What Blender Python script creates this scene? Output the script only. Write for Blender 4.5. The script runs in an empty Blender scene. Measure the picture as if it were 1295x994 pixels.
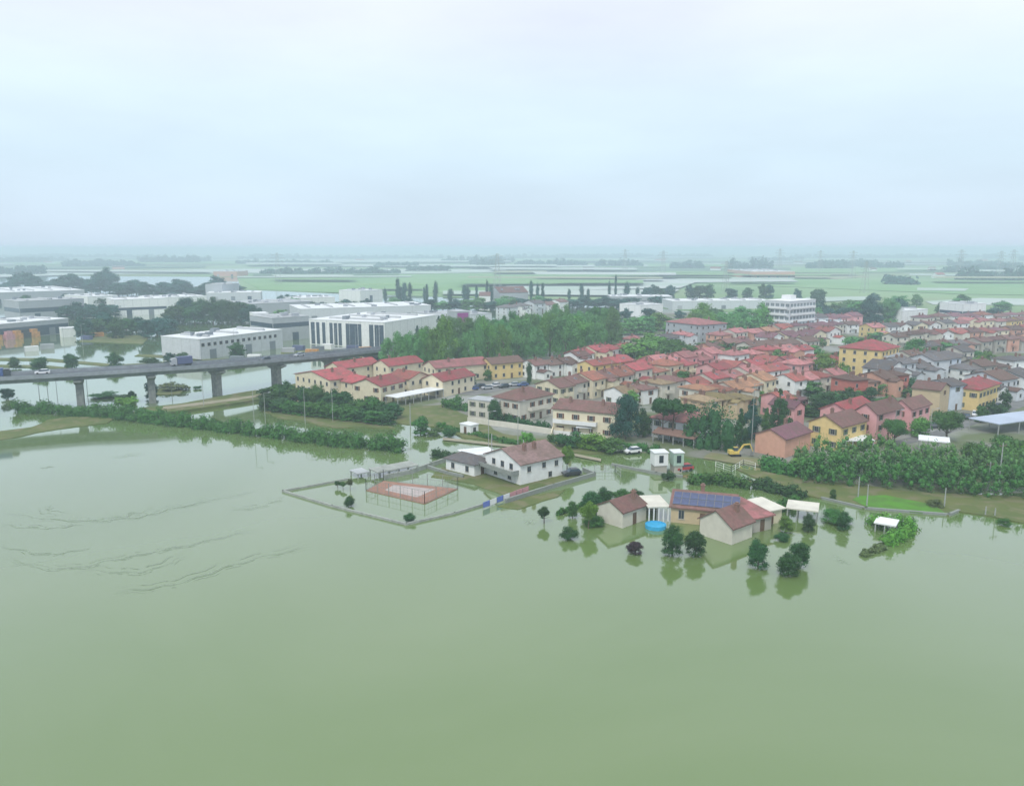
import bpy, math, random
from mathutils import Vector, Matrix
R = math.radians
random.seed(7)
SC = bpy.context.scene
COL = SC.collection

# ------------------------------------------------------------------ camera, sky, sun, exposure
FPX, UC, VC, VH, CAMH = 1016.0, 647.5, 497.0, 314.0, 50.0
TH = math.atan((VC - VH) / FPX)
cam = bpy.data.cameras.new("camera"); co = bpy.data.objects.new("camera", cam); COL.objects.link(co)
cam.sensor_width = 36; cam.lens = 36 * FPX / 1295; cam.clip_start = .5; cam.clip_end = 60000
co.location = (0, 0, CAMH); co.rotation_euler = (math.pi/2 - TH, 0, 0)
SC.camera = co
SUN_EL, SUN_AZ = 52, 200            # degrees; azimuth clockwise from +Y
w = bpy.data.worlds.new("World"); SC.world = w; w.use_nodes = True
nt = w.node_tree; nt.nodes.clear()
out = nt.nodes.new('ShaderNodeOutputWorld'); bg = nt.nodes.new('ShaderNodeBackground'); bg.inputs[1].default_value = 0.1
sky = nt.nodes.new('ShaderNodeTexSky'); sky.sky_type = 'NISHITA'; sky.sun_disc = False
sky.sun_elevation = R(SUN_EL); sky.sun_rotation = R(SUN_AZ); sky.altitude = 50
tc = nt.nodes.new('ShaderNodeTexCoord'); sep = nt.nodes.new('ShaderNodeSeparateXYZ'); nt.links.new(tc.outputs['Generated'], sep.inputs[0])
rmp = nt.nodes.new('ShaderNodeValToRGB'); cr = rmp.color_ramp
stops = [(0.0, (.51,.61,.73)), (.04, (.525,.635,.75)), (.10, (.56,.69,.79)), (.17, (.63,.75,.835)), (.25, (.69,.745,.875)), (.32, (.74,.785,.92)), (.6, (.84,.90,.97))]
cr.elements[0].position = 0; cr.elements[0].color = (*stops[0][1], 1)
cr.elements[1].position = stops[-1][0]; cr.elements[1].color = (*stops[-1][1], 1)
for p, c in stops[1:-1]:
    e = cr.elements.new(p); e.color = (*c, 1)
nt.links.new(sep.outputs[2], rmp.inputs[0])
mpn = nt.nodes.new('ShaderNodeMapping'); mpn.inputs['Scale'].default_value = (2.2, 2.2, 9.0)
nz = nt.nodes.new('ShaderNodeTexNoise'); nz.inputs['Scale'].default_value = 1.3; nz.inputs['Detail'].default_value = 5; nz.inputs['Roughness'].default_value = .5
nt.links.new(tc.outputs['Generated'], mpn.inputs[0]); nt.links.new(mpn.outputs[0], nz.inputs['Vector'])
mr = nt.nodes.new('ShaderNodeMapRange'); mr.inputs[1].default_value = .3; mr.inputs[2].default_value = .7; mr.inputs[3].default_value = 9.1; mr.inputs[4].default_value = 10.3
nt.links.new(nz.outputs[0], mr.inputs[0])
vm = nt.nodes.new('ShaderNodeVectorMath'); vm.operation = 'SCALE'; nt.links.new(rmp.outputs[0], vm.inputs[0]); nt.links.new(mr.outputs[0], vm.inputs[3])
mx = nt.nodes.new('ShaderNodeMixRGB'); mx.inputs[0].default_value = .93
nt.links.new(sky.outputs[0], mx.inputs[1]); nt.links.new(vm.outputs[0], mx.inputs[2])
nt.links.new(mx.outputs[0], bg.inputs[0]); nt.links.new(bg.outputs[0], out.inputs[0])
sl = bpy.data.lights.new("sun", 'SUN'); sl.energy = 1.5; sl.angle = R(14); sl.color = (1, .96, .9)
so = bpy.data.objects.new("sun", sl); COL.objects.link(so)
a = R(SUN_AZ); sd = Vector((math.sin(a)*math.cos(R(SUN_EL)), math.cos(a)*math.cos(R(SUN_EL)), math.sin(R(SUN_EL))))
so.rotation_euler = sd.to_track_quat('Z', 'Y').to_euler(); so.location = (0, 0, 300)
SC.view_settings.view_transform = 'Standard'; SC.view_settings.look = 'None'
SC.view_settings.exposure = 0.42; SC.view_settings.gamma = 1; SC.view_settings.use_curve_mapping = False
SC.render.engine = 'CYCLES'
SC.cycles.max_bounces = 6; SC.cycles.volume_bounces = 1; SC.cycles.transparent_max_bounces = 6
SC.cycles.use_denoising = True
HAZE_DENSITY = 0.00050

# ------------------------------------------------------------------ survey: photo pixel -> point on a level plane
def P(u, v, z=0.0):
    x = (u - UC)/FPX; y = -(v - VC)/FPX
    d = Vector((x, math.cos(TH) + y*math.sin(TH), -math.sin(TH) + y*math.cos(TH)))
    t = (CAMH - z)/(-d.z)
    return Vector((d.x*t, d.y*t, z))
def pxm(u, v):                       # pixels per metre at a ground point
    p = P(u, v); dep = p.y*math.cos(TH) + CAMH*math.sin(TH)
    return FPX/dep
ORD = ['first','second','third','fourth','fifth','sixth','seventh','eighth','ninth','tenth','eleventh','twelfth','thirteenth','fourteenth','fifteenth','sixteenth','seventeenth','eighteenth','nineteenth','twentieth']
ORD += ['twenty-'+o for o in ORD[:9]] + ['thirtieth'] + ['thirty-'+o for o in ORD[:9]]

# ------------------------------------------------------------------ materials
MATS = {}
def mat(name, col, rough=.8, var=.12, scale=2.0, spec=.3, bump=0.0, bscale=8.0, kind=None, objvar=0.0, metal=0, trans=0):
    if name in MATS: return MATS[name]
    m = bpy.data.materials.new(name); m.use_nodes = True
    t = m.node_tree; b = t.nodes['Principled BSDF']
    b.inputs['Roughness'].default_value = rough; b.inputs['Specular IOR Level'].default_value = spec; b.inputs['Metallic'].default_value = metal
    tcn = t.nodes.new('ShaderNodeTexCoord')
    n = t.nodes.new('ShaderNodeTexNoise'); n.inputs['Scale'].default_value = scale; n.inputs['Detail'].default_value = 4
    t.links.new(tcn.outputs['Object'], n.inputs['Vector'])
    rp = t.nodes.new('ShaderNodeMapRange'); rp.inputs[1].default_value = .3; rp.inputs[2].default_value = .7
    rp.inputs[3].default_value = 1-var; rp.inputs[4].default_value = 1+var
    t.links.new(n.outputs[0], rp.inputs[0])
    src = rp.outputs[0]
    if objvar:
        oi = t.nodes.new('ShaderNodeObjectInfo'); r2 = t.nodes.new('ShaderNodeMapRange')
        r2.inputs[3].default_value = 1-objvar; r2.inputs[4].default_value = 1+objvar
        t.links.new(oi.outputs['Random'], r2.inputs[0])
        mm = t.nodes.new('ShaderNodeMath'); mm.operation = 'MULTIPLY'; t.links.new(src, mm.inputs[0]); t.links.new(r2.outputs[0], mm.inputs[1]); src = mm.outputs[0]
    v = t.nodes.new('ShaderNodeVectorMath'); v.operation = 'SCALE'; v.inputs[0].default_value = col
    t.links.new(src, v.inputs[3])
    colout = v.outputs[0]
    if kind == 'leaf':
        # hue drift from clump to clump and from tree to tree
        hs = t.nodes.new('ShaderNodeHueSaturation'); oi = t.nodes.new('ShaderNodeObjectInfo')
        n2 = t.nodes.new('ShaderNodeTexNoise'); n2.inputs['Scale'].default_value = .45; t.links.new(tcn.outputs['Object'], n2.inputs['Vector'])
        ad = t.nodes.new('ShaderNodeMath'); ad.operation = 'ADD'; t.links.new(n2.outputs[0], ad.inputs[0]); t.links.new(oi.outputs['Random'], ad.inputs[1])
        r3 = t.nodes.new('ShaderNodeMapRange'); r3.inputs[1].default_value = .4; r3.inputs[2].default_value = 1.6; r3.inputs[3].default_value = .47; r3.inputs[4].default_value = .525
        t.links.new(ad.outputs[0], r3.inputs[0]); t.links.new(r3.outputs[0], hs.inputs['Hue']); t.links.new(colout, hs.inputs['Color']); colout = hs.outputs[0]
    if kind == 'tile':
        # weathered patches on the clay tiles and rows across the slope
        wv = t.nodes.new('ShaderNodeTexWave'); wv.inputs['Scale'].default_value = 1.1; wv.bands_direction = 'X'; t.links.new(tcn.outputs['Object'], wv.inputs['Vector'])
        bp = t.nodes.new('ShaderNodeBump'); bp.inputs['Strength'].default_value = .35; bp.inputs['Distance'].default_value = .06
        t.links.new(wv.outputs[0], bp.inputs['Height']); t.links.new(bp.outputs[0], b.inputs['Normal'])
        n2 = t.nodes.new('ShaderNodeTexNoise'); n2.inputs['Scale'].default_value = .5; n2.inputs['Detail'].default_value = 6; t.links.new(tcn.outputs['Object'], n2.inputs['Vector'])
        r3 = t.nodes.new('ShaderNodeMapRange'); r3.inputs[1].default_value = .42; r3.inputs[2].default_value = .66; r3.inputs[3].default_value = 0; r3.inputs[4].default_value = .6
        t.links.new(n2.outputs[0], r3.inputs[0]); mxx = t.nodes.new('ShaderNodeMixRGB'); mxx.inputs[2].default_value = (.13,.10,.075,1)
        t.links.new(r3.outputs[0], mxx.inputs[0]); t.links.new(colout, mxx.inputs[1]); colout = mxx.outputs[0]
    if bump and kind != 'tile':
        n3 = t.nodes.new('ShaderNodeTexNoise'); n3.inputs['Scale'].default_value = bscale; n3.inputs['Detail'].default_value = 3; t.links.new(tcn.outputs['Object'], n3.inputs['Vector'])
        bp = t.nodes.new('ShaderNodeBump'); bp.inputs['Strength'].default_value = bump; bp.inputs['Distance'].default_value = .1
        t.links.new(n3.outputs[0], bp.inputs['Height']); t.links.new(bp.outputs[0], b.inputs['Normal'])
    t.links.new(colout, b.inputs['Base Color'])
    MATS[name] = m; return m
def mix_mat(name, c1, c2, scale, lo=.45, hi=.55, rough=.9, detail=6, c3=None, s3=1.0, stretch=(1,1,1)):
    m = bpy.data.materials.new(name); m.use_nodes = True; t = m.node_tree; b = t.nodes['Principled BSDF']; b.inputs['Roughness'].default_value = rough
    b.inputs['Specular IOR Level'].default_value = .25
    tcn = t.nodes.new('ShaderNodeTexCoord'); mp_ = t.nodes.new('ShaderNodeMapping'); mp_.inputs['Scale'].default_value = stretch
    n = t.nodes.new('ShaderNodeTexNoise'); n.inputs['Scale'].default_value = scale; n.inputs['Detail'].default_value = detail
    t.links.new(tcn.outputs['Object'], mp_.inputs[0]); t.links.new(mp_.outputs[0], n.inputs['Vector'])
    r_ = t.nodes.new('ShaderNodeMapRange'); r_.inputs[1].default_value = lo; r_.inputs[2].default_value = hi; t.links.new(n.outputs[0], r_.inputs[0])
    x = t.nodes.new('ShaderNodeMixRGB'); x.inputs[1].default_value = (*c1,1); x.inputs[2].default_value = (*c2,1); t.links.new(r_.outputs[0], x.inputs[0])
    o_ = x.outputs[0]
    if c3:
        n2 = t.nodes.new('ShaderNodeTexNoise'); n2.inputs['Scale'].default_value = s3; n2.inputs['Detail'].default_value = 5; t.links.new(tcn.outputs['Object'], n2.inputs['Vector'])
        r2 = t.nodes.new('ShaderNodeMapRange'); r2.inputs[1].default_value = .5; r2.inputs[2].default_value = .62; t.links.new(n2.outputs[0], r2.inputs[0])
        x2 = t.nodes.new('ShaderNodeMixRGB'); x2.inputs[2].default_value = (*c3,1); t.links.new(o_, x2.inputs[1]); t.links.new(r2.outputs[0], x2.inputs[0]); o_ = x2.outputs[0]
    t.links.new(o_, b.inputs['Base Color']); MATS[name] = m; return m

ROOF = {k: mat('roof_'+k, c, .85, .18, 1.6, .2, kind='tile', objvar=.26) for k, c in dict(
    crimson=(.33,.078,.085), red=(.32,.10,.085), pink=(.40,.165,.165), terracotta=(.30,.12,.085), brown=(.175,.095,.085), darkbrown=(.13,.08,.065),
    mauve=(.20,.135,.125), grey=(.13,.125,.13), purple=(.19,.09,.11), tan=(.27,.20,.12), olive=(.20,.16,.07), orange=(.33,.175,.105)).items()}
WALL = {k: mat('wall_'+k, c, .9, .07, .8, .2, objvar=.05) for k, c in dict(
    white=(.74,.76,.74), cream=(.66,.60,.44), pale=(.58,.56,.48), grey=(.38,.41,.43), tan=(.52,.42,.27), yellow=(.66,.51,.23), ochre=(.58,.38,.17),
    salmon=(.58,.33,.24), pink=(.64,.34,.34), red=(.45,.15,.12), lightgrey=(.55,.58,.60), blueish=(.56,.63,.70), green=(.42,.52,.38), stone=(.40,.38,.33)).items()}
M = dict(
    glass=mat('window_glass', (.03,.04,.05), .15, .2, 1, .5), frame=mat('window_frame', (.45,.43,.38), .6, .1, 3),
    shutter=mat('shutter_paint', (.12,.14,.09), .6, .15, 3), shutterb=mat('shutter_brown', (.16,.08,.05), .6, .15, 3),
    door=mat('door_wood', (.13,.08,.05), .6, .2, 4), concrete=mat('concrete', (.25,.275,.30), .9, .18, .6, bump=.2),
    pierc=mat('pier_concrete', (.24,.25,.24), .9, .25, .8), asphalt=mat('asphalt', (.10,.11,.125), .85, .15, .4), rail=mat('rail_metal', (.22,.25,.28), .5, .1, 4, metal=.3),
    cream_sheet=mat('cream_sheet_roof', (.60,.58,.50), .7, .12, .4), white=mat('white_paint', (.74,.75,.74), .5, .04, 1), whiteroof=mat('white_sheet_roof', (.68,.70,.70), .6, .1, .25), greyroof=mat('grey_flat_roof', (.38,.40,.41), .8, .18, .2),
    darkglass=mat('curtain_glass', (.06,.09,.12), .2, .2, .6, .5), solar=mat('solar_glass', (.055,.07,.15), .2, .25, .7, .6), alu=mat('aluminium', (.45,.47,.5), .4, .05, 2, metal=.6),
    bark=mat('bark', (.11,.085,.06), .95, .25, 3, bump=.4), courtred=mat('court_red', (.30,.165,.12), .8, .12, .4), courtreflect=mat('court_reflection', (.40,.35,.33), .7, .1, .5),
    fencem=mat('fence_metal', (.24,.26,.24), .6, .1, 3), pole=mat('pole_grey', (.33,.35,.34), .6, .12, 2), wood=mat('pole_wood', (.17,.13,.09), .9, .2, 2),
    yellow=mat('machine_yellow', (.62,.47,.12), .5, .12, 2), black=mat('rubber', (.02,.02,.02), .8, .1, 4), blue=mat('pool_blue', (.04,.36,.62), .4, .12, 1.5),
    banner_b=mat('banner_blue', (.13,.18,.50), .6, .2, 1), banner_p=mat('banner_pink', (.55,.28,.30), .6, .2, 1), blueroof=mat('pale_blue_roof', (.40,.46,.56), .6, .1, .2), truckbox=mat('truck_box', (.10,.12,.22), .5, .08, 1), tent=mat('tent_fabric', (.74,.75,.76), .6, .05, 1),
    orange=mat('stock_orange', (.55,.28,.10), .7, .3, .6), purple=mat('sign_purple', (.28,.03,.22), .5, .1, 1), carw=mat('car_white', (.72,.73,.74), .3, .03, 1, .5),
    carb=mat('car_blue', (.05,.09,.25), .3, .05, 1, .5), card=mat('car_dark', (.04,.045,.05), .3, .05, 1, .5), cars=mat('car_silver', (.40,.42,.44), .3, .05, 1, .5), carr=mat('car_red', (.38,.04,.04), .3, .05, 1, .5),
    mudwall=mat('low_wall', (.30,.32,.29), .9, .2, 1), debris=mat('floating_debris', (.235,.30,.20), .3, .3, 3), olivetarp=mat('grey_green_metal', (.38,.50,.42), .5, .1, 1),
    brick=mat('brick_band', (.23,.14,.11), .9, .15, 2))
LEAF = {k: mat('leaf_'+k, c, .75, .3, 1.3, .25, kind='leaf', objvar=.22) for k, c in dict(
    mid=(.048,.145,.028), dark=(.030,.098,.026), light=(.10,.25,.045), willow=(.095,.255,.075), blue=(.024,.095,.070), olive=(.10,.14,.05), bright=(.10,.24,.03), reed=(.085,.185,.06), plum=(.045,.03,.035)).items()}

# ------------------------------------------------------------------ mesh builder
class MB:
    def __init__(s): s.v = []; s.f = []; s.mi = []
    def add(s, vs, fs, m=0):
        n = len(s.v); s.v += [tuple(x) for x in vs]
        for f in fs: s.f.append(tuple(i+n for i in f)); s.mi.append(m)
    def box(s, x0, x1, y0, y1, z0, z1, m=0):
        s.add([(x0,y0,z0),(x1,y0,z0),(x1,y1,z0),(x0,y1,z0),(x0,y0,z1),(x1,y0,z1),(x1,y1,z1),(x0,y1,z1)],
              [(0,3,2,1),(4,5,6,7),(0,1,5,4),(1,2,6,5),(2,3,7,6),(3,0,4,7)], m)
    def bar(s, a, b, r, m=0, n=5, r2=None):
        a = Vector(a); b = Vector(b); d = (b-a)
        if d.length < 1e-6: return
        d.normalize(); x = d.orthogonal().normalized(); y = d.cross(x); r2 = r if r2 is None else r2
        vs = [a + (x*math.cos(t)+y*math.sin(t))*r for t in [2*math.pi*i/n for i in range(n)]] + [b + (x*math.cos(t)+y*math.sin(t))*r2 for t in [2*math.pi*i/n for i in range(n)]]
        s.add(vs, [(i, (i+1)%n, n+(i+1)%n, n+i) for i in range(n)] + [tuple(range(n))[::-1], tuple(range(n, 2*n))], m)
    def prism(s, prof, x0, x1, m=0, axis='x'):   # closed profile of (a, z) extruded along x (a = y) or along y (a = x)
        n = len(prof)
        g = (lambda x, a, z: (x, a, z)) if axis == 'x' else (lambda x, a, z: (-a, x, z))
        vs = [g(x0, a, z) for a, z in prof] + [g(x1, a, z) for a, z in prof]
        s.add(vs, [tuple(range(n))[::-1], tuple(range(n, 2*n))] + [(i, (i+1)%n, n+(i+1)%n, n+i) for i in range(n)], m)
    def mesh(s, name, mats):
        me = bpy.data.meshes.new(name); me.from_pydata(s.v, [], s.f); me.update()
        for m in (mats if isinstance(mats, (list, tuple)) else [mats]): me.materials.append(m)
        if len(me.materials) > 1: me.polygons.foreach_set('material_index', s.mi)
        return me
def link(name, me, parent=None, loc=(0,0,0), rz=0, kind=None):
    o = bpy.data.objects.new(name, me); COL.objects.link(o); o.location = loc; o.rotation_euler = (0,0,rz)
    if parent: o.parent = parent
    if kind: o['kind'] = kind
    return o
def tag(o, label, cat, group=None):
    while len(label.split()) > 16 and ' the ' in label: label = label.replace(' the ', ' ', 1)
    o['label'] = label; o['category'] = cat
    if group: o['group'] = group
    return o
def empty(name, label, cat, loc, rz=0, group=None):
    o = bpy.data.objects.new(name, None); COL.objects.link(o); o.location = loc; o.rotation_euler = (0,0,rz); o.empty_display_size = .5
    return tag(o, label, cat, group)

# ------------------------------------------------------------------ setting: water, ground, fields
def sheet(name, pts, z, m, skirt=1.2, kind='structure', soft=0):
    """land surface outlined in plan with a sloping skirt going under the water"""
    P3 = [Vector((p.x, p.y)) for p in pts]
    if soft:                                    # break the straight outline up
        q = []; rr = random.Random(len(P3)*31 + int(abs(P3[0].x)))
        for i in range(len(P3)):
            a_, b_ = P3[i], P3[(i+1) % len(P3)]; n = max(1, int((b_-a_).length/soft))
            for k in range(n):
                p = a_.lerp(b_, k/n)
                if k: nn = Vector((-(b_-a_).y, (b_-a_).x)).normalized(); p = p + nn*rr.uniform(-.35,.35)*soft*.5
                q.append(p)
        P3 = q
    mb = MB(); n = len(P3); c = sum(P3, Vector((0,0)))/n
    area = sum(P3[i].x*P3[(i+1)%n].y - P3[(i+1)%n].x*P3[i].y for i in range(n))
    if area < 0: P3.reverse()
    vs = [(p.x, p.y, z) for p in P3] + [(p.x, p.y, z-skirt) for p in P3]
    mb.add(vs, [tuple(range(n))] + [(n+i, n+(i+1)%n, (i+1)%n, i) for i in range(n)])
    return link(name, mb.mesh(name, m), kind=kind)
def px_sheet(name, px, z, m, **k): return sheet(name, [P(u, v, z) for u, v in px], z, m, **k)

# muddy flood water
wm = bpy.data.materials.new('flood_water'); wm.use_nodes = True; t = wm.node_tree; b = t.nodes['Principled BSDF']
b.inputs['Roughness'].default_value = .06; b.inputs['IOR'].default_value = 1.45; b.inputs['Coat Weight'].default_value = .8; b.inputs['Coat IOR'].default_value = 1.4; b.inputs['Coat Roughness'].default_value = .05
tcn = t.nodes.new('ShaderNodeTexCoord')
n1 = t.nodes.new('ShaderNodeTexNoise'); n1.inputs['Scale'].default_value = .011; n1.inputs['Detail'].default_value = 8; n1.inputs['Distortion'].default_value = 1.2; t.links.new(tcn.outputs['Object'], n1.inputs['Vector'])
x = t.nodes.new('ShaderNodeMixRGB'); x.inputs[1].default_value = (.118,.188,.055,1); x.inputs[2].default_value = (.150,.214,.082,1)
r_ = t.nodes.new('ShaderNodeMapRange'); r_.inputs[1].default_value = .35; r_.inputs[2].default_value = .65; t.links.new(n1.outputs[0], r_.inputs[0]); t.links.new(r_.outputs[0], x.inputs[0])
t.links.new(x.outputs[0], b.inputs['Base Color'])
n2 = t.nodes.new('ShaderNodeTexNoise'); n2.inputs['Scale'].default_value = .9; n2.inputs['Detail'].default_value = 3; t.links.new(tcn.outputs['Object'], n2.inputs['Vector'])
n3 = t.nodes.new('ShaderNodeTexNoise'); n3.inputs['Scale'].default_value = .012; n3.inputs['Detail'].default_value = 4; t.links.new(tcn.outputs['Object'], n3.inputs['Vector'])
r2 = t.nodes.new('ShaderNodeMapRange'); r2.inputs[1].default_value = .42; r2.inputs[2].default_value = .6; r2.inputs[3].default_value = .015; r2.inputs[4].default_value = .09; t.links.new(n3.outputs[0], r2.inputs[0])
bp = t.nodes.new('ShaderNodeBump'); bp.inputs['Distance'].default_value = .12; t.links.new(n2.outputs[0], bp.inputs['Height']); t.links.new(r2.outputs[0], bp.inputs['Strength']); t.links.new(bp.outputs[0], b.inputs['Normal'])
MATS['water'] = wm

G = 22000
def ground_sheet(name, x0, x1, y0, y1, z, m):
    mb = MB(); mb.add([(x0,y0,z),(x1,y0,z),(x1,y1,z),(x0,y1,z)], [(0,1,2,3)]); return link(name, mb.mesh(name, m), kind='structure')
mix_mat('plain_green', (.15,.27,.11), (.24,.36,.17), .003, .4, .6, c3=(.20,.25,.13), s3=.0015)
mix_mat('field_bright', (.16,.31,.115), (.20,.34,.14), .01, .4, .6)
mix_mat('field_pale', (.45,.50,.46), (.36,.45,.37), .008, .45, .6)
mix_mat('field_dark', (.08,.16,.09), (.12,.21,.11), .01, .4, .6)
mix_mat('field_tan', (.34,.33,.22), (.26,.31,.18), .01, .4, .6)
mix_mat('bank_olive', (.125,.145,.045), (.09,.125,.035), .12, .4, .6, c3=(.16,.155,.08), s3=.3)
mix_mat('bank_mud', (.22,.20,.12), (.17,.18,.08), .25, .4, .6)
mix_mat('grass_bright', (.085,.24,.022), (.08,.18,.03), .3, .4, .6)
mix_mat('town_ground', (.20,.20,.17), (.12,.15,.07), .06, .45, .55, c3=(.27,.28,.26), s3=.035)
mix_mat('road_grey', (.15,.155,.155), (.20,.20,.19), .2, .4, .6)
mix_mat('path_tan', (.30,.27,.20), (.25,.24,.16), .2, .4, .6)

ground_sheet('ground', -G, G, -400, G, -1.5, MATS['plain_green'])
ground_sheet('water', -G*.5, G*.5, -300, 6000, 0, wm)
# the far plain: dry land beyond the town and the drowned strips on it
px_sheet('terrain', [(-900,343),(300,350),(305,366),(470,372),(640,378),(760,380),(860,392),(1050,398),(1180,402),(2300,405),(2300,315.5),(-900,315.5)], .35, MATS['plain_green'], skirt=1)
FIELDS = [('field_bright',[(330,366),(470,372),(640,368),(840,361),(860,348),(560,346),(300,352)]), ('field_bright',[(640,350),(930,351),(1290,358),(1700,366),(1700,378),(1220,372),(1080,366),(880,358),(640,357)]),
    ('field_pale',[(-60,352),(120,347),(300,345),(480,347),(700,343),(700,341),(300,340),(-60,346)]), ('field_dark',[(320,348.5),(505,347.5),(505,345.5),(320,346)]), ('field_pale',[(300,351),(520,350),(520,348.7),(300,349.5)]),
    ('field_pale',[(640,362),(830,352.5),(1000,353),(1010,356),(880,357),(860,364),(760,366),(650,368)]), ('field_pale',[(560,372),(640,372),(840,374),(860,366),(700,367),(560,368)]),
    ('field_bright',[(540,337),(760,338),(940,337),(940,334),(540,334)]), ('field_pale',[(330,336),(640,338),(820,336.5),(820,335),(330,334.5)]),
    ('field_tan',[(940,351),(1060,353),(1100,350),(1060,346),(950,346)]), ('field_pale',[(1150,348),(1290,349.5),(1290,347.5),(1150,346)]), ('field_pale',[(1160,367),(1220,368),(1225,365),(1160,364)]),
    ('field_dark',[(640,345),(840,345),(1100,341),(1100,338),(640,341)]), ('field_bright',[(1000,345),(1290,343),(1400,338),(1000,338)]), ('field_dark',[(0,341),(260,338),(260,336),(0,338)]),
    ('field_bright',[(-100,337),(160,334),(300,334),(300,331),(-100,333)]), ('field_pale',[(880,334),(1290,335),(1290,333.5),(880,333)]), ('field_dark',[(700,331.5),(1290,331.5),(1290,330.2),(700,330.2)]),
    ('field_pale',[(1180,385),(1300,386),(1300,378),(1240,377),(1170,381)]), ('field_pale',[(1010,382),(1110,379),(1110,375),(1020,376)]), ('field_pale',[(200,329),(620,329.5),(620,328),(200,328)]),
    ('field_dark',[(-100,329),(300,327.5),(300,326.5),(-100,327.5)])]
for i, (m_, pts) in enumerate(FIELDS):
    px_sheet('field', pts, .7 + .3*(i % 9) + (.2 if i > 8 else 0), MATS[m_], skirt=.25)
# town ground and banks
px_sheet('ground_town', [(388,505),(420,512),(500,515),(560,512),(592,532),(640,550),(697,556),(760,567),(830,573),(880,578),(950,586),(1010,602),(1140,622),(1300,622),(1900,640),(1900,404),(1180,402),(1050,398),(860,395),(760,398),(620,440),(560,470),(470,470),(400,490)], .14, MATS['town_ground'])
px_sheet('grass_bank', [(330,517),(345,526),(420,540),(500,541),(470,531),(600,545),(640,552),(600,528),(560,512),(500,515),(420,512)], .20, MATS['bank_olive'], soft=4)  # grassy bank; its olive also paints in the hedge's reflection on the water
px_sheet('grass_bank', [(585,553),(640,560),(700,568),(745,574),(775,572),(700,556),(640,549),(590,536),(565,543)], .24, MATS['bank_olive'], soft=4)
px_sheet('grass_bank', [(930,592),(1000,622),(1040,630),(1095,643),(1200,651),(1210,646),(1290,660),(1700,700),(1700,640),(1300,628),(1140,620),(1000,602)], .24, MATS['bank_olive'], soft=5)
px_sheet('grass_strip', [(1078,632),(1100,642),(1165,648),(1196,649),(1180,638),(1120,626),(1085,627)], .30, MATS['grass_bright'], soft=3, skirt=.15)
px_sheet('grass_bank', [(628,640),(655,644),(705,628),(715,619),(690,623),(655,632)], .10, MATS['bank_olive'], soft=3)
px_sheet('grass_bank', [(545,603),(600,612),(640,627),(700,612),(745,600),(700,596),(600,590),(560,590)], .10, MATS['bank_olive'], soft=3)
px_sheet('grass_bank', [(-160,585),(0,556),(70,543),(135,535),(150,526),(90,527),(60,531),(40,540),(0,545),(-160,560)], .15, MATS['bank_olive'], soft=4)
px_sheet('levee', [(165,524),(210,522),(300,509),(400,493),(470,476),(440,470),(380,484),(300,497),(230,510),(175,516)], .9, MATS['bank_olive'], skirt=2)
px_sheet('path', [(205,518),(300,506),(400,489),(398,487.5),(300,503),(205,514.5)], 1.0, MATS['path_tan'], skirt=.1)
px_sheet('path', [(560,556),(700,571),(760,583),(760,580),(700,568),(560,553)], .30, MATS['path_tan'], skirt=.1)
px_sheet('road', [(560,497),(600,500),(640,492),(700,487),(640,486),(590,490),(560,488)], .22, MATS['road_grey'], skirt=.1)
px_sheet('road', [(1130,565),(1190,552),(1300,512),(1600,420),(1580,410),(1285,500),(1180,546),(1120,560)], .20, MATS['road_grey'], skirt=.1)
px_sheet('grass_bank', [(866,603),(900,602),(960,608),(960,612),(900,611),(870,608)], .16, MATS['bank_olive'], soft=3)
px_sheet('mud_flat', [(890,579),(925,585),(968,590),(1010,603),(1000,590),(960,580),(900,572)], .30, MATS['bank_mud'], soft=3, skirt=.2)
# verges standing out of the flood on the industrial estate
for pts in ([(-60,455),(60,456),(150,464),(230,459),(350,452),(350,449.5),(230,456),(150,461),(60,453),(-60,452)], [(-60,463),(60,465),(120,470),(120,468),(60,462),(-60,460)], [(170,450),(210,452),(255,457),(255,455),(210,449),(175,448)],
            [(355,448),(400,445),(470,446),(470,443),(400,442),(355,445)], [(100,432),(180,435),(190,425),(110,420)]):
    px_sheet('verge', pts, .25, MATS['bank_olive'], skirt=.4)
px_sheet('island', [(185,500),(228,498),(232,492),(190,492)], .2, MATS['bank_olive'], skirt=.5)

# ------------------------------------------------------------------ houses
WIN = {}
def window_mesh(w_, h_, kind='std'):
    k = (round(w_,1), round(h_,1), kind)
    if k not in WIN:
        mb = MB(); mb.box(-w_/2, w_/2, -.05, .04, -h_/2, h_/2, 1)
        mb.box(-w_/2+.08, -.03, -.075, -.051, -h_/2+.08, h_/2-.08, 0); mb.box(.03, w_/2-.08, -.075, -.051, -h_/2+.08, h_/2-.08, 0)
        mb.box(-w_/2-.1, w_/2+.1, -.14, -.052, -h_/2-.1, -h_/2-.01, 1)
        WIN[k] = mb.mesh('window', [M['glass'], M['frame']])
    return WIN[k]
def shutter_mesh(h_, dark):
    k = ('sh', round(h_,1), dark)
    if k not in WIN:
        mb = MB(); mb.box(0, .5, -.08, -.02, -h_/2, h_/2); WIN[k] = mb.mesh('shutter', M['shutterb'] if dark else M['shutter'])
    return WIN[k]
def chimney_mesh():
    if 'ch' not in WIN:
        mb = MB(); mb.box(-.35,.35,-.35,.35,-.9,1.0); mb.box(-.45,.45,-.45,.45,1.0,1.12); mb.box(-.25,.25,-.25,.25,1.12,1.4); WIN['ch'] = mb.mesh('chimney', M['brick'])
    return WIN['ch']
def roofwin_mesh():
    if 'rw' not in WIN: mb = MB(); mb.box(-.5,.5,-.6,.6,0,.06,1); mb.box(-.42,.42,-.52,.52,.06,.075,0); WIN['rw'] = mb.mesh('roof_window', [M['glass'], M['alu']])
    return WIN['rw']
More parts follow.
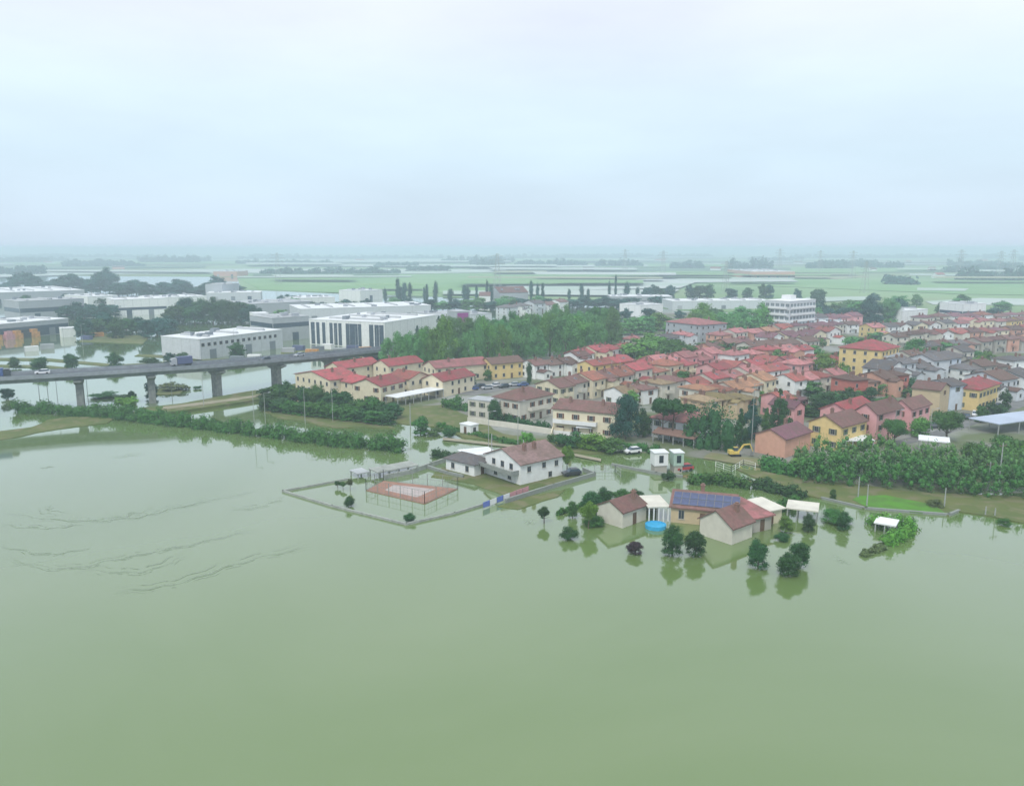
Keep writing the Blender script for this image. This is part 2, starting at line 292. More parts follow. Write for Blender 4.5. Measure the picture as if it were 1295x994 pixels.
def antenna_mesh():
    if 'an' not in WIN: mb = MB(); mb.bar((0,0,0),(0,0,2.6),.04,n=4); [mb.bar((-.5,0,z_),(.5,0,z_),.025,n=3) for z_ in (1.9,2.2,2.5)]; WIN['an'] = mb.mesh('antenna', M['alu'])
    return WIN['an']
def add_roof(root, cx, cy, z, w_, d_, kind, rise, m, o=.5, t_=.22):
    mb = MB()
    if kind in ('gable', 'gabley'):
        W, D, ax = (w_, d_, 'x') if kind == 'gable' else (d_, w_, 'y')
        s_ = rise/(D/2); g = .03
        pr = [(-D/2-o, g-o*s_), (0, rise+g), (D/2+o, g-o*s_), (D/2+o, g+t_-o*s_), (0, rise+g+t_), (-D/2-o, g+t_-o*s_)]
        if ax == 'x': mb.prism(pr, -W/2-o*.7, W/2+o*.7)
        else: mb.prism(pr, -W/2-o*.7, W/2+o*.7, axis='y')
    elif kind == 'hip':
        a_, b_ = w_/2+o, d_/2+o; rg = max(0, a_-b_)
        rx, ry = (rg, 0) if a_ >= b_ else (0, b_-a_)
        top = [(-rx,-ry), (rx,-ry if rx==0 else 0)]
        if a_ >= b_: r1, r2_ = (-rx,0,rise+t_), (rx+.01,0,rise+t_)
        else: r1, r2_ = (0,-ry,rise+t_), (0,ry+.01,rise+t_)
        vs = [(-a_,-b_,.02),(a_,-b_,.02),(a_,b_,.02),(-a_,b_,.02),(-a_,-b_,t_),(a_,-b_,t_),(a_,b_,t_),(-a_,b_,t_), r1, r2_]
        if a_ >= b_: fs = [(4,5,9,8),(5,6,9),(6,7,8,9),(7,4,8)]
        else: fs = [(4,5,8),(5,6,9,8),(6,7,9),(7,4,8,9)]
        mb.add(vs, fs + [(3,2,1,0),(0,1,5,4),(1,2,6,5),(2,3,7,6),(3,0,4,7)])
    elif kind == 'flat':
        mb.box(-w_/2-.15, w_/2+.15, -d_/2-.15, d_/2+.15, .01, .3)
    elif kind == 'shed':
        mb.prism([(-d_/2-o, .02), (d_/2+o, rise), (d_/2+o, rise+t_), (-d_/2-o, t_+.02)], -w_/2-o, w_/2+o)
    return link('roof', mb.mesh('roof', m), root, (cx, cy, z))
def add_walls(root, cx, cy, z0, w_, d_, h, kind, rise, m):
    mb = MB()
    if kind == 'gable': mb.prism([(-d_/2,z0),(d_/2,z0),(d_/2,h),(0,h+rise),(-d_/2,h)], -w_/2, w_/2)
    elif kind == 'gabley': mb.prism([(-w_/2,z0),(w_/2,z0),(w_/2,h),(0,h+rise),(-w_/2,h)], -d_/2, d_/2, axis='y')
    else: mb.box(-w_/2, w_/2, -d_/2, d_/2, z0, h)
    return link('wall', mb.mesh('wall', m), root, (cx, cy, 0))
def add_windows(root, cx, cy, w_, d_, h, rng, near, faces='FLR', storeys=None, spacing=3.2, ww=1.1, wh=1.4, door=True, zbase=0.0, fill=.92):
    st = storeys or max(1, int(round(h/2.9))); sh = (h-zbase)/st
    dark = rng.random() < .5
    q = Matrix.Rotation(root.rotation_euler[2], 3, 'Z')
    for f in faces:
        L, nx, ny, rz = {'F': (w_, 0, -1, 0), 'R': (d_, 1, 0, math.pi/2), 'L': (d_, -1, 0, -math.pi/2), 'B': (w_, 0, 1, math.pi)}[f]
        nw = q @ Vector((nx, ny, 0))
        if nw.dot(-Vector(root.location).normalized()) < -.12: continue
        n = max(1, int(L/spacing))
        for s_ in range(st):
            zc = zbase + sh*s_ + min(1.65, sh*.55)
            if zc < .7: zc = .9
            for k in range(n):
                if rng.random() > fill: continue
                p_ = (k+.5)/n*L - L/2
                isdoor = door and s_ == 0 and f == 'F' and k == n//2
                lx = cx + nx*w_/2 + (p_ if ny else 0)*(-ny if ny else 0); ly = cy + ny*d_/2 + (p_*nx if nx else 0)
                if isdoor:
                    o = link('door', door_mesh(), root, (lx, ly, zbase), rz); continue
                o = link('window', window_mesh(ww, wh), root, (lx, ly, zc), rz)
                if near:
                    for sg in (-1, 1):
                        link('shutter', shutter_mesh(wh, dark), o, (ww/2+.02 if sg > 0 else -ww/2-.52, 0, 0))
def door_mesh():
    if 'door' not in WIN:
        mb = MB(); mb.box(-.5,.5,-.06,.03,0,2.2); WIN['door'] = mb.mesh('door', M['door'])
    return WIN['door']
def balcony(root, cx, y, z, w_, depth=1.3, m=None):
    mb = MB(); mb.box(-w_/2, w_/2, -depth, -.01, -.1, .1, 0); mb.box(-w_/2, w_/2, -depth, -depth+.08, .1, 1.0, 0); mb.box(-w_/2, -w_/2+.08, -depth+.08, -.01, .1, 1.0, 0); mb.box(w_/2-.08, w_/2, -depth+.08, -.01, .1, 1.0, 0)
    return link('balcony', mb.mesh('balcony', m or M['white']), root, (cx, y, z))
def frame_from(A, B, C, d_=None):
    b_, c_ = P(*B), P(*C); e = c_-b_; w_ = e.length; yaw = math.atan2(e.y, e.x); pr = Vector((-e.y, e.x, 0))/w_
    if A is not None: d_ = abs((P(*A)-b_).dot(pr))
    return (b_+c_)/2, w_, d_, yaw
HN = [0]
def house(name, label, B, C, h, roof='gable', rise=None, rc='crimson', wc='cream', A=None, d=9, cat='house', group=None, near=None, st=None, chim=1, windows=True, spacing=3.2, faces='FLR', fill=.92, w=None, yaw=None, ww=1.1, wh=1.4, o=.5, zb=0.0):
    HN[0] += 1; rng = random.Random(HN[0]*13)
    if C is None: base, w_, d_, yw = P(*B), w, d, R(yaw)
    else: base, w_, d_, yw = frame_from(A, B, C, d)
    if w and C is not None: w_ = w
    if near is None: near = base.y < 262
    rise = rise if rise is not None else min(w_, d_)*.5*.36
    root = empty(name, label, cat, (base.x, base.y, 0), yw, group)
    add_walls(root, 0, d_/2, -1.4, w_, d_, h, roof, rise, WALL[wc])
    rf = add_roof(root, 0, d_/2, h, w_, d_, roof, rise, ROOF[rc] if rc in ROOF else M[rc], o=o)
    for k in range(chim):
        link('chimney', chimney_mesh(), rf, (rng.uniform(-.3,.3)*w_, rng.choice((-.18,.18))*d_ if roof != 'gabley' else .1*d_, rise*.62+.5))
    if windows: add_windows(root, 0, d_/2, w_, d_, h, rng, near, faces, st, spacing, ww, wh, fill=fill, zbase=zb)
    return root, w_, d_, rng

DW = {'crimson':'crimson','red':'red','pink':'pinkish','terracotta':'terracotta','brown':'brown','darkbrown':'dark brown','grey':'grey','purple':'plum coloured','tan':'tan','olive':'olive brown','orange':'orange'}
WW = {'blueish':'pale blue','lightgrey':'light grey','pale':'pale plaster'}
def row(U0, U1, n, d, h, rcs, wcs, phrase, group, seed, roofs=('gable','gable','gabley','hip'), gap=.12, name='house', jit=.6, spacing=3.4):
    n = max(n, int(round(n*1.3))) if n > 2 else n; jit *= 1.8
    rng = random.Random(seed); a_, b_ = P(*U0), P(*U1); L = (b_-a_).length; yw = math.atan2((b_-a_).y, (b_-a_).x)
    for i in range(n):
        c = a_.lerp(b_, (i+.5)/n); w_ = L/n*(1-gap)*rng.uniform(.92,1.0)
        if w_ > 1.75*d: w_ = min(w_, 2.3*d)
        pr = Vector((-math.sin(yw), math.cos(yw), 0)); c = c + pr*rng.uniform(-jit,jit)
        rc = rng.choice(rcs); wc = rng.choice(wcs); kind = rng.choice(roofs); hh = h*rng.uniform(.8,1.16); dd = d*rng.uniform(.88,1.1)
        ppx = FPX/c.length
        HN[0] += 1
        lab = f"{WW.get(wc, wc)} house, {DW[rc]} roof, {ORD[i]} from left in {phrase}"
        root = empty(name, lab, 'house', (c.x, c.y, 0), yw + rng.uniform(-.10,.10), group)
        rise = min(w_, dd)*.5*rng.uniform(.30,.42)
        if kind == 'gabley': rise = w_*.5*.36; 
        if kind == 'gable': rise = dd*.5*.36
        add_walls(root, 0, dd/2, -1.4, w_, dd, hh, kind, rise, WALL[wc])
        rf = add_roof(root, 0, dd/2, hh, w_, dd, kind, rise, ROOF[rc])
        for k in range(rng.choice((1,1,2))): link('chimney', chimney_mesh(), rf, (rng.uniform(-.3,.3)*w_, rng.uniform(-.2,.2)*dd, rise*.6+.5))
        if kind == 'gable' and rng.random() < .5:
            o_ = link('roof_window', roofwin_mesh(), rf, (rng.uniform(-.3,.3)*w_, -dd*.25, rise*.5+.27)); o_.rotation_euler = (math.atan(rise/(dd/2)), 0, 0)
        if rng.random() < .3: link('antenna', antenna_mesh(), rf, (rng.uniform(-.3,.3)*w_, 0, rise))
        add_windows(root, 0, dd/2, w_, dd, hh, rng, c.length < 262, 'FLR', None, spacing if ppx > 2.2 else spacing*1.3, 1.15, 1.4)
        if rng.random() < .45:               # lower rear or front wing
            ww_, wd_, wh_ = w_*rng.uniform(.4,.6), rng.uniform(3,5), hh*rng.choice((.5,.55,.9)); fx = rng.uniform(-.2,.2)*w_
            add_walls(root, fx, -wd_/2-.01, -1.4, ww_, wd_, wh_, 'gabley', ww_*.17, WALL[wc]); add_roof(root, fx, -wd_/2+.3, wh_, ww_, wd_+.6, 'gabley', ww_*.17, ROOF[rc], o=.35)
            wl_ = link('window', window_mesh(1.1,1.3), root, (fx, -wd_-.01, wh_*.55), 0)
        elif hh > 5: balcony(root, 0, 0, hh/2+.1, w_*.4, 1.3, WALL[wc])

# --- white villa by the sports court
vr, w_, d_, rg = house('villa', 'white two storey villa with brown tiled roof beside the flooded red sports court', (658,614), (711,601), 4.6, 'gable', 2.3, 'mauve', 'white', A=(614,599), chim=2, spacing=3.6, st=2, faces='R')
for (yy, zz) in ((.25,3.6),(.5,3.6),(.75,3.6),(.3,1.3),(.7,1.3)):
    link('window', window_mesh(1.2,1.4), vr, (-w_/2, d_*yy, zz), -math.pi/2)
for (xx, zz) in ((-.3,3.2),(.05,3.4),(.35,3.2),(.2,1.0)): link('window', window_mesh(1.1,1.3), vr, (w_*xx, 0, zz), 0)
mb = MB(); mb.box(-2.2, -.02, .4, d_-.4, 2.35, 2.5); mb.box(-2.2, -2.1, .4, d_-.4, 2.5, 3.3); mb.box(-2.1,-.02,.4,.5,2.5,3.3)
link('balcony', mb.mesh('balcony', M['fencem']), vr, (-w_/2, 0, 0))
mb = MB(); mb.bar((0,0,0),(0,0,5.2),.12,n=6); link('antenna_mast', mb.mesh('antenna_mast', M['pole']), vr, (-w_/2+1, d_-1, 4))
house('annex_building', 'low white annex with blue grey hipped roof on the left of the white villa', (600,603), (620,597), 2.6, 'hip', 1.5, 'grey', 'white', A=(556,596), cat='annex', spacing=4, chim=0, near=False)
house('garage', 'flat roofed white garage block behind the villa annex', (590,592), (628,588), 2.7, 'flat', 0, 'whiteroof', 'white', d=6, cat='garage', spacing=5, chim=0, near=False)
# --- farm compound in the flood
house('farmhouse', 'small stone farm building with reddish gable roof left of the blue pool', (787,668), (817,657), 2.9, 'gable', 1.5, 'brown', 'pale', A=(760,656), st=1, chim=1, o=.35, spacing=4, fill=.6, near=False)
h2, w_, d_, rg = house('farmhouse', 'long low farmhouse with rows of solar panels on its tiled roof', (848,660), (929,668), 3.0, 'gable', 1.7, 'brown', 'tan', d=10, st=1, chim=1, spacing=3.2, near=False, wh=1.7)
s_ = 1.7/5; ang = math.atan(s_)
for k in range(8):
    for j in range(2):
        mb = MB(); mb.box(-.72,.72,-.95,.95,0,.05,0); mb.box(-.68,.68,-.91,.91,.05,.06,1)
        o = link('solar_panel', mb.mesh('solar_panel', [M['rail'], M['solar']]), h2, (-w_*.42 + k*1.5, 1.2+j*1.92, 3.0+(1.2+j*1.92)*s_+.36), 0); o.rotation_euler = (ang, 0, 0)
house('farmhouse', 'stone gabled farmhouse with mottled reddish roof nearest the open water', (925,689), (951,679), 3.0, 'gable', 2.2, 'brown', 'pale', A=(872,680), st=1, chim=1, o=.45, spacing=5, fill=.5, near=False)
house('outbuilding', 'pale pink outbuilding with low roof right of the stone gabled farmhouse', (952,674), (975,669), 2.6, 'shed', .9, 'pink', 'stone', d=8, st=1, chim=0, cat='outbuilding', near=False, spacing=3)
house('outbuilding', 'white flat topped outbuilding at the right end of the solar panel farmhouse', (962,666), (988,660), 2.6, 'shed', .5, 'cream_sheet', 'cream', d=5, st=1, chim=0, cat='outbuilding', near=False, spacing=3)
def canopy(name, label, B, C, h, roofm, A=None, d=6, cat='canopy', posts=3, th=.25, slope=0, group=None, legs='pole', side=False):
    base, w_, d_, yw = frame_from(A, B, C, d)
    root = empty(name, label, cat, (base.x, base.y, 0), yw, group)
    mb = MB(); mb.prism([(0,h),(d_,h+slope),(d_,h+slope+th),(0,h+th)], -w_/2, w_/2); link('roof', mb.mesh('roof', M[roofm]), root)
    for i in range(posts):
        for yy, hh in ((.25,h),(d_-.25,h+slope)):
            mb = MB(); mb.box(-.11,.11,-.11,.11,-1.4,hh-.004+0*.1); link('post', mb.mesh('post', M[legs]), root, (-w_/2+.3+(w_-.6)*i/(posts-1), yy, 0))
    if side:
        mb = MB(); mb.box(-w_/2+.5, w_/2-.5, d_-.12, d_-.02, -1.4, h+slope-.01); link('back_wall', mb.mesh('back_wall', WALL['stone']), root)
    return root
canopy('canopy', 'white porch canopy on posts between the two farm buildings above the blue pool', (819,661), (847,660), 2.8, 'cream_sheet', d=7, posts=5, side=True, legs='white')
canopy('open_shed', 'open sided shed with cream flat roof right of the farm compound', (993,657), (1034,662), 2.1, 'cream_sheet', A=(1012,648), cat='shed', posts=4)
canopy('shelter', 'small shelter with white sheet roof inside the curved hedge', (1104,672), (1132,677), 1.5, 'white', d=4, cat='shelter', posts=3)
canopy('carport', 'long pale flat roofed carport in front of the cream terraces', (503,515), (562,503), 2.9, 'whiteroof', d=6, cat='carport', posts=7)
mb = MB(); 
n = 24
def disc_ring(mb, r0, r1, z0, z1, m=0, n=24):
    vs = []
    for i in range(n):
        c_, s2 = math.cos(2*math.pi*i/n), math.sin(2*math.pi*i/n)
        vs += [(r0*c_, r0*s2, z0), (r1*c_, r1*s2, z0), (r1*c_, r1*s2, z1), (r0*c_, r0*s2, z1)]
    fs = []
    for i in range(n):
        a_, b_ = 4*i, 4*((i+1)%n); fs += [(a_+1,b_+1,b_+2,a_+2),(a_+2,b_+2,b_+3,a_+3),(a_+3,b_+3,b_,a_),(a_,b_,b_+1,a_+1)]
    mb.add(vs, fs, m)
p = P(829,667); pr_ = empty('swimming_pool', 'round bright blue above ground pool between the farm buildings', 'pool', p); pr_.scale = (.72,.72,.9)
disc_ring(mb, 2.5, 2.65, -1, .75, 0); link('pool_wall', mb.mesh('pool_wall', M['blue']), pr_)
mb = MB(); mb.add([(2.5*math.cos(2*math.pi*i/24), 2.5*math.sin(2*math.pi*i/24), .6) for i in range(24)], [tuple(range(24))]); link('pool_cover', mb.mesh('pool_cover', M['blue']), pr_)

# --- pale blocks on the front line of the town
b1, w_, d_, rg = house('apartment_house', 'pale two storey block with brown hipped roof behind the long white garden wall', (657,536), (699,526), 6.6, 'hip', 2.4, 'brown', 'pale', A=(632,528), st=2, spacing=3.4)
balcony(b1, 0, 0, 3.4, w_*.5, 1.4, WALL['pale'])
b1, w_, d_, rg = house('apartment_house', 'pale flat roofed terrace wing left of the brown hipped roof block', (628,533), (640,529), 5.6, 'flat', 0, 'greyroof', 'pale', A=(596,527), st=2, chim=0)
b2, w_, d_, rg = house('apartment_house', 'cream two storey block with white balcony band above the rounded shrubs', (699,548), (777,556), 7.0, 'gable', 1.6, 'brown', 'cream', d=12, st=2, spacing=4.4, chim=2)
for zz in (.3, 3.4): balcony(b2, -w_*.12, 0, zz, w_*.7, 1.5, M['white'])
canopy('gazebo', 'small white gazebo on the terrace of the cream balcony block', (728,553), (748,554), 2.6, 'tent', d=3, posts=2, cat='gazebo')
house('house', 'small white hut behind the olive bank at the left end of the garden wall', (582,548), (595,551), 2.6, 'flat', 0, 'whiteroof', 'white', d=3, chim=0, st=1, near=False)
house('house', 'red roofed house with lower porch roof under the umbrella pine', (822,552), (878,562), 5.2, 'hip', 2.2, 'pink', 'lightgrey', d=12, st=2, spacing=3.6)
canopy('porch', 'maroon lean-to porch in front of the house under the umbrella pine', (824,559), (878,568), 2.4, 'brick', d=3.5, posts=5, slope=.9, cat='porch')
# --- cream terraces on the left
TG = 'cream terraced houses at the left edge of town'
house('terraced_house', 'cream terraced house with crimson roof, leftmost, end wall facing the viaduct', (418,504), (455,498), 6.2, 'gable', 2.0, 'crimson', 'cream', A=(393,492), group=TG)
house('terraced_house', 'cream terraced house with crimson gable, second from the left behind dark hedge trees', (452,506), (476,502), 5.6, 'gabley', 1.8, 'crimson', 'cream', d=12, group=TG)
house('terraced_house', 'cream terraced house in the middle of the row above the carport', (482,512), (512,504), 6.0, 'gable', 2.0, 'crimson', 'cream', A=(466,503), group=TG)
house('terraced_house', 'cream terraced house with steep red gable behind the carport middle', (518,502), (545,497), 6.0, 'gabley', 1.9, 'red', 'cream', d=11, group=TG)
house('terraced_house', 'cream terraced house with red roof at the right end above the carport', (560,503), (600,494), 5.6, 'gable', 2.0, 'crimson', 'cream', A=(545,497), group=TG)
house('terraced_house', 'cream terraced house with crimson roof in the rear line nearest the viaduct pier', (432,487), (480,479), 6.0, 'gable', 2.0, 'crimson', 'cream', d=9, group=TG)
house('terraced_house', 'cream terraced house with crimson roof in the rear line middle', (492,484), (535,477), 6.2, 'gable', 2.0, 'crimson', 'cream', d=9, group=TG)
house('long_house', 'long salmon cream building with pinkish roof behind the cream terraces', (551,486), (618,479), 6.0, 'gable', 2.0, 'pink', 'cream', d=10, st=2)
house('house', 'bright yellow house with dark brown roof left of the white terrace', (622,481), (662,477), 6.2, 'gable', 1.8, 'darkbrown', 'yellow', d=9, st=2)
row((676,480),(745,471), 3, 9, 6.2, ['darkbrown','brown'], ['white'], 'the white terrace below the willows', 'white terrace below the willow wood', 11, ('gable',), .02)
RW = [((706,513),(802,494),4,10,6.0,['brown','terracotta'],['pale','cream'],'the row behind the balcony block',('gable',),.03),
 ((748,482),(803,472),2,9,5.6,['crimson','red'],['ochre','yellow'],'the row right of the white terrace',('gable','hip'),.05),
 ((735,466),(802,454),3,9,6.0,['crimson','purple'],['cream','pale','white'],'the crimson row against the willow wood',('gable','hip'),.05),
 ((778,497),(884,477),4,10,6.0,['terracotta','crimson'],['pale','cream'],'the terracotta row above the cedar',('gable','hip'),.04),
 ((790,516),(872,503),3,10,5.4,['tan','brown'],['pale','white'],'the row behind the umbrella pine',('hip','gable'),.1),
 ((812,483),(915,466),5,9,6.0,['crimson','pink'],['pink','cream','white'],'the crimson row below the park trees',('gable',),.03),
 ((880,506),(1000,484),5,9,5.8,['red','crimson','pink'],['salmon','pale','white'],'the row left of the dark conifers',('gable',),.05),
 ((888,521),(985,503),4,10,5.6,['terracotta','orange'],['cream','pale'],'the row above the cypress screen',('gable','hip'),.06),
 ((872,538),(956,523),3,11,5.2,['olive','tan'],['tan'],'the row just behind the cypress screen',('hip',),.05),
 ((905,488),(1010,471),4,9,6.0,['crimson','red'],['pink','cream'],'the crimson row through town centre',('gable','gabley'),.05),
 ((925,470),(1030,457),4,9,6.2,['pink','crimson'],['salmon','white'],'the row left of the bright round tree',('gable','hip'),.08),
 ((855,460),(955,447),4,9,5.6,['brown','purple','pink'],['pale','salmon'],'the row right of the park trees',('gable','hip'),.1),
 ((950,456),(1035,446),3,10,5.8,['grey','darkbrown'],['pale'],'the dark row behind the bright tree',('hip','gable'),.08),
 ((800,445),(880,436),3,9,5.6,['grey','pink'],['pale','lightgrey'],'the pale row in the park trees',('gable','hip'),.2),
 ((905,438),(985,431),3,9,5.6,['pink','orange'],['salmon','pale'],'the row below the big red building',('hip','gable'),.12),
 ((972,444),(1062,434),4,9,6.0,['purple','red'],['white','cream'],'the second row below the white apartments',('gable','gabley'),.08),
 ((985,429),(1085,421),5,9,6.0,['darkbrown','purple','red'],['white','pale'],'the row directly below the white apartments',('gable','hip'),.1),
 ((1005,481),(1092,469),3,9,5.6,['crimson','pink'],['pink','salmon'],'the row left of the yellow apartments',('gable','hip'),.08),
 ((1000,503),(1075,493),3,10,5.4,['red','pink'],['pale','white'],'the row behind the big round tree',('hip','gable'),.1),
 ((985,530),(1020,524),2,8,5.2,['purple','red'],['pink','red'],'the pink pair right of the dark conifers',('gable','hip'),.1),
 ((1075,507),(1150,497),3,10,6.2,['purple','darkbrown'],['red','salmon'],'the row below the yellow apartments',('gable','hip'),.06),
 ((1118,495),(1150,490),1,10,6.6,['grey'],['white'],'the gap before the grey blocks',('gabley',),.05),
 ((1138,492),(1216,481),3,10,8.4,['grey'],['lightgrey','blueish'],'the row right of the yellow apartments',('gable',),.03),
 ((1150,472),(1232,462),4,10,6.0,['grey','darkbrown'],['stone','pale'],'the row behind the tall grey blocks',('gable','hip'),.06),
 ((1222,487),(1312,474),4,10,6.0,['grey','darkbrown'],['white','stone'],'the dark row at the right edge',('gable','hip'),.08),
 ((1238,512),(1330,494),3,11,6.6,['darkbrown','grey'],['white','lightgrey'],'the row beside the right edge road',('gable','hip'),.08),
 ((1170,455),(1305,443),6,9,6.0,['brown','grey','purple'],['pale','stone','salmon'],'the long row below the white office',('gable','hip'),.08),
 ((1130,441),(1310,428),8,9,6.2,['darkbrown','brown','red','purple'],['pale','cream','salmon','white'],'the row crossing the right of town',('gable','hip','gabley'),.12),
 ((1100,428),(1305,417),9,9,6.2,['grey','brown','pink'],['white','pale','yellow','cream'],'the second farthest row at right',('gable','hip','gabley'),.15),
 ((1165,415),(1310,408),6,10,6.2,['brown','purple','terracotta'],['pale','white'],'the farthest row on the right',('gable','hip'),.2),
 ((1060,468),(1062,467),1,9,5.5,['orange'],['ochre'],'front of the yellow apartment house',('hip',),.0),
 ((1020,417),(1090,412),4,10,6.0,['grey','purple'],['lightgrey','pink'],'the cluster right of the white apartments',('gable','hip'),.15),
 ((640,398),(720,391),4,12,6.0,['grey','brown'],['white','lightgrey'],'the cluster behind the willow wood',('gable','hip'),.2),
]
RW = [r for r in RW if r[6] and r[7] != 'front of the yellow apartment house']
for i, (a0, a1, n, d, h, rcs, wcs, ph, rk, gp) in enumerate(RW):
    row(a0, a1, n, d, h, rcs, wcs, ph, 'houses of '+ph, 100+i, rk, gp)
canopy('polytunnel', 'pale sheet roof glimpsed through the roadside trees right of the pink houses', (1160,574), (1200,578), 3.4, 'tent', d=6, posts=4, cat='shed')
canopy('long_shed', 'long pale blue roof beside the road at the right edge', (1262,552), (1340,541), 3.2, 'blueroof', d=9, posts=4, cat='shed')
# --- individual houses on the right of town
house('house', 'salmon gable walled house with brown roof behind the yellow excavator', (992,580), (1024,569), 4.8, 'gable', 1.8, 'purple', 'salmon', A=(955,572), faces='R', spacing=3, st=2)
E2 = house('house', 'yellow gable fronted house with brown roof behind the left end of the thicket', (1062,572), (1094,562), 6.4, 'gable', 2.2, 'brown', 'yellow', A=(1020,564), spacing=4, st=2)
house('house', 'tall pink gable walled house right of the yellow gabled house', (1106,562), (1138,552), 8.0, 'gable', 2.2, 'brown', 'pink', A=(1084,555), spacing=4, st=3)
house('house', 'pink house with red roof joining the yellow gabled house on its back', (1072,556), (1104,545), 7.2, 'gable', 2.0, 'crimson', 'pink', A=(1040,548), spacing=4, st=2)
house('house', 'second pink gabled house with brown roof at the right of the tall pink one', (1150,548), (1174,540), 6.8, 'gable', 2.0, 'brown', 'pink', A=(1126,543), spacing=4, st=2)
house('house', 'small magenta pink house behind the tall conifers', (1003,545), (1016,542), 6.5, 'gabley', 1.4, 'purple', 'pink', d=8, spacing=3, st=2)
canopy('greenhouse', 'low white roofed greenhouse shed between yellow house and thicket', (1068,571), (1106,571), 2.6, 'whiteroof', d=6, posts=5, cat='shed')
house('house', 'tan blank walled house with grey brown roof behind the light green roadside trees', (1186,528), (1198,522), 8.2, 'gabley', 1.6, 'brown', 'tan', A=(1152,523), spacing=5, fill=.4)
house('house', 'narrow white blank gable house between the tan and the yellow house', (1199,521), (1218,518), 8.0, 'gable', 1.4, 'grey', 'blueish', d=9, spacing=5, fill=.3)
ye = house('house', 'golden yellow house with plum red roof beside a dark round tree', (1236,521), (1262,511), 6.8, 'hip', 2.2, 'crimson', 'yellow', A=(1200,513), spacing=3, st=2)
ya, w_, d_, rg = house('apartment_house', 'four storey yellow apartment house with large crimson hipped roof', (1112,484), (1134,477), 12.0, 'hip', 3.0, 'crimson', 'yellow', A=(1063,477), cat='apartment house', st=4, spacing=3.4)
for zz in (3.1, 6.1, 9.1):
    balcony(ya, 0, 0, zz, w_*.7, 1.3, WALL['lightgrey'])
house('house', 'large red hipped roof building with purple grey walls above the town centre', (885,434), (918,431), 9.5, 'hip', 2.4, 'pink', 'grey', d=26, spacing=4, st=3)
# white apartment block
def fadewin():
    if 'fw' not in WIN: mb = MB(); mb.box(-1.2,1.2,-.05,.04,-.95,.95,1); mb.box(-1.1,-.05,-.075,-.051,-.85,.85,0); mb.box(.05,1.1,-.075,-.051,-.85,.85,0); WIN['fw'] = mb.mesh('window', [M['blindglass'], M['frame']])
    return WIN['fw']
M['blindglass'] = mat('blind_glass', (.16,.20,.22), .3, .3, .5)
wa, w_, d_, rg = house('apartment_block', 'white five storey apartment block with gridded balconies behind the town', (997,424), (1029,420), 19.5, 'flat', 0, 'white', 'lightgrey', A=(967,421), cat='apartment block', windows=False, chim=0)
for f_, L in (('F', w_), ('L', d_)):
    nc = max(4, int(L/3.2))
    for s_ in range(5):
        for k in range(nc):
            p_ = (k+.5)/nc*L
            o = link('window', fadewin(), wa, ((-w_/2+p_, 0, 2.2+3.75*s_) if f_ == 'F' else (-w_/2, p_, 2.2+3.75*s_)), 0 if f_ == 'F' else -math.pi/2)
for s_ in range(1,5):
    mb = MB(); mb.box(-w_*.45, w_*.45, -1.2, -.02, 3.75*s_, 3.75*s_+1.0); link('balcony', mb.mesh('balcony', M['white']), wa)
    mb = MB(); mb.box(-w_/2-1.2, -w_/2-.02, d_*.12, d_*.88, 3.75*s_, 3.75*s_+1.0); link('balcony', mb.mesh('balcony', M['white']), wa)
mb = MB(); mb.box(-3,3,0,6,0,2.6); link('roof_housing', mb.mesh('roof_housing', M['white']), wa, (0, d_*.4, 19.8))

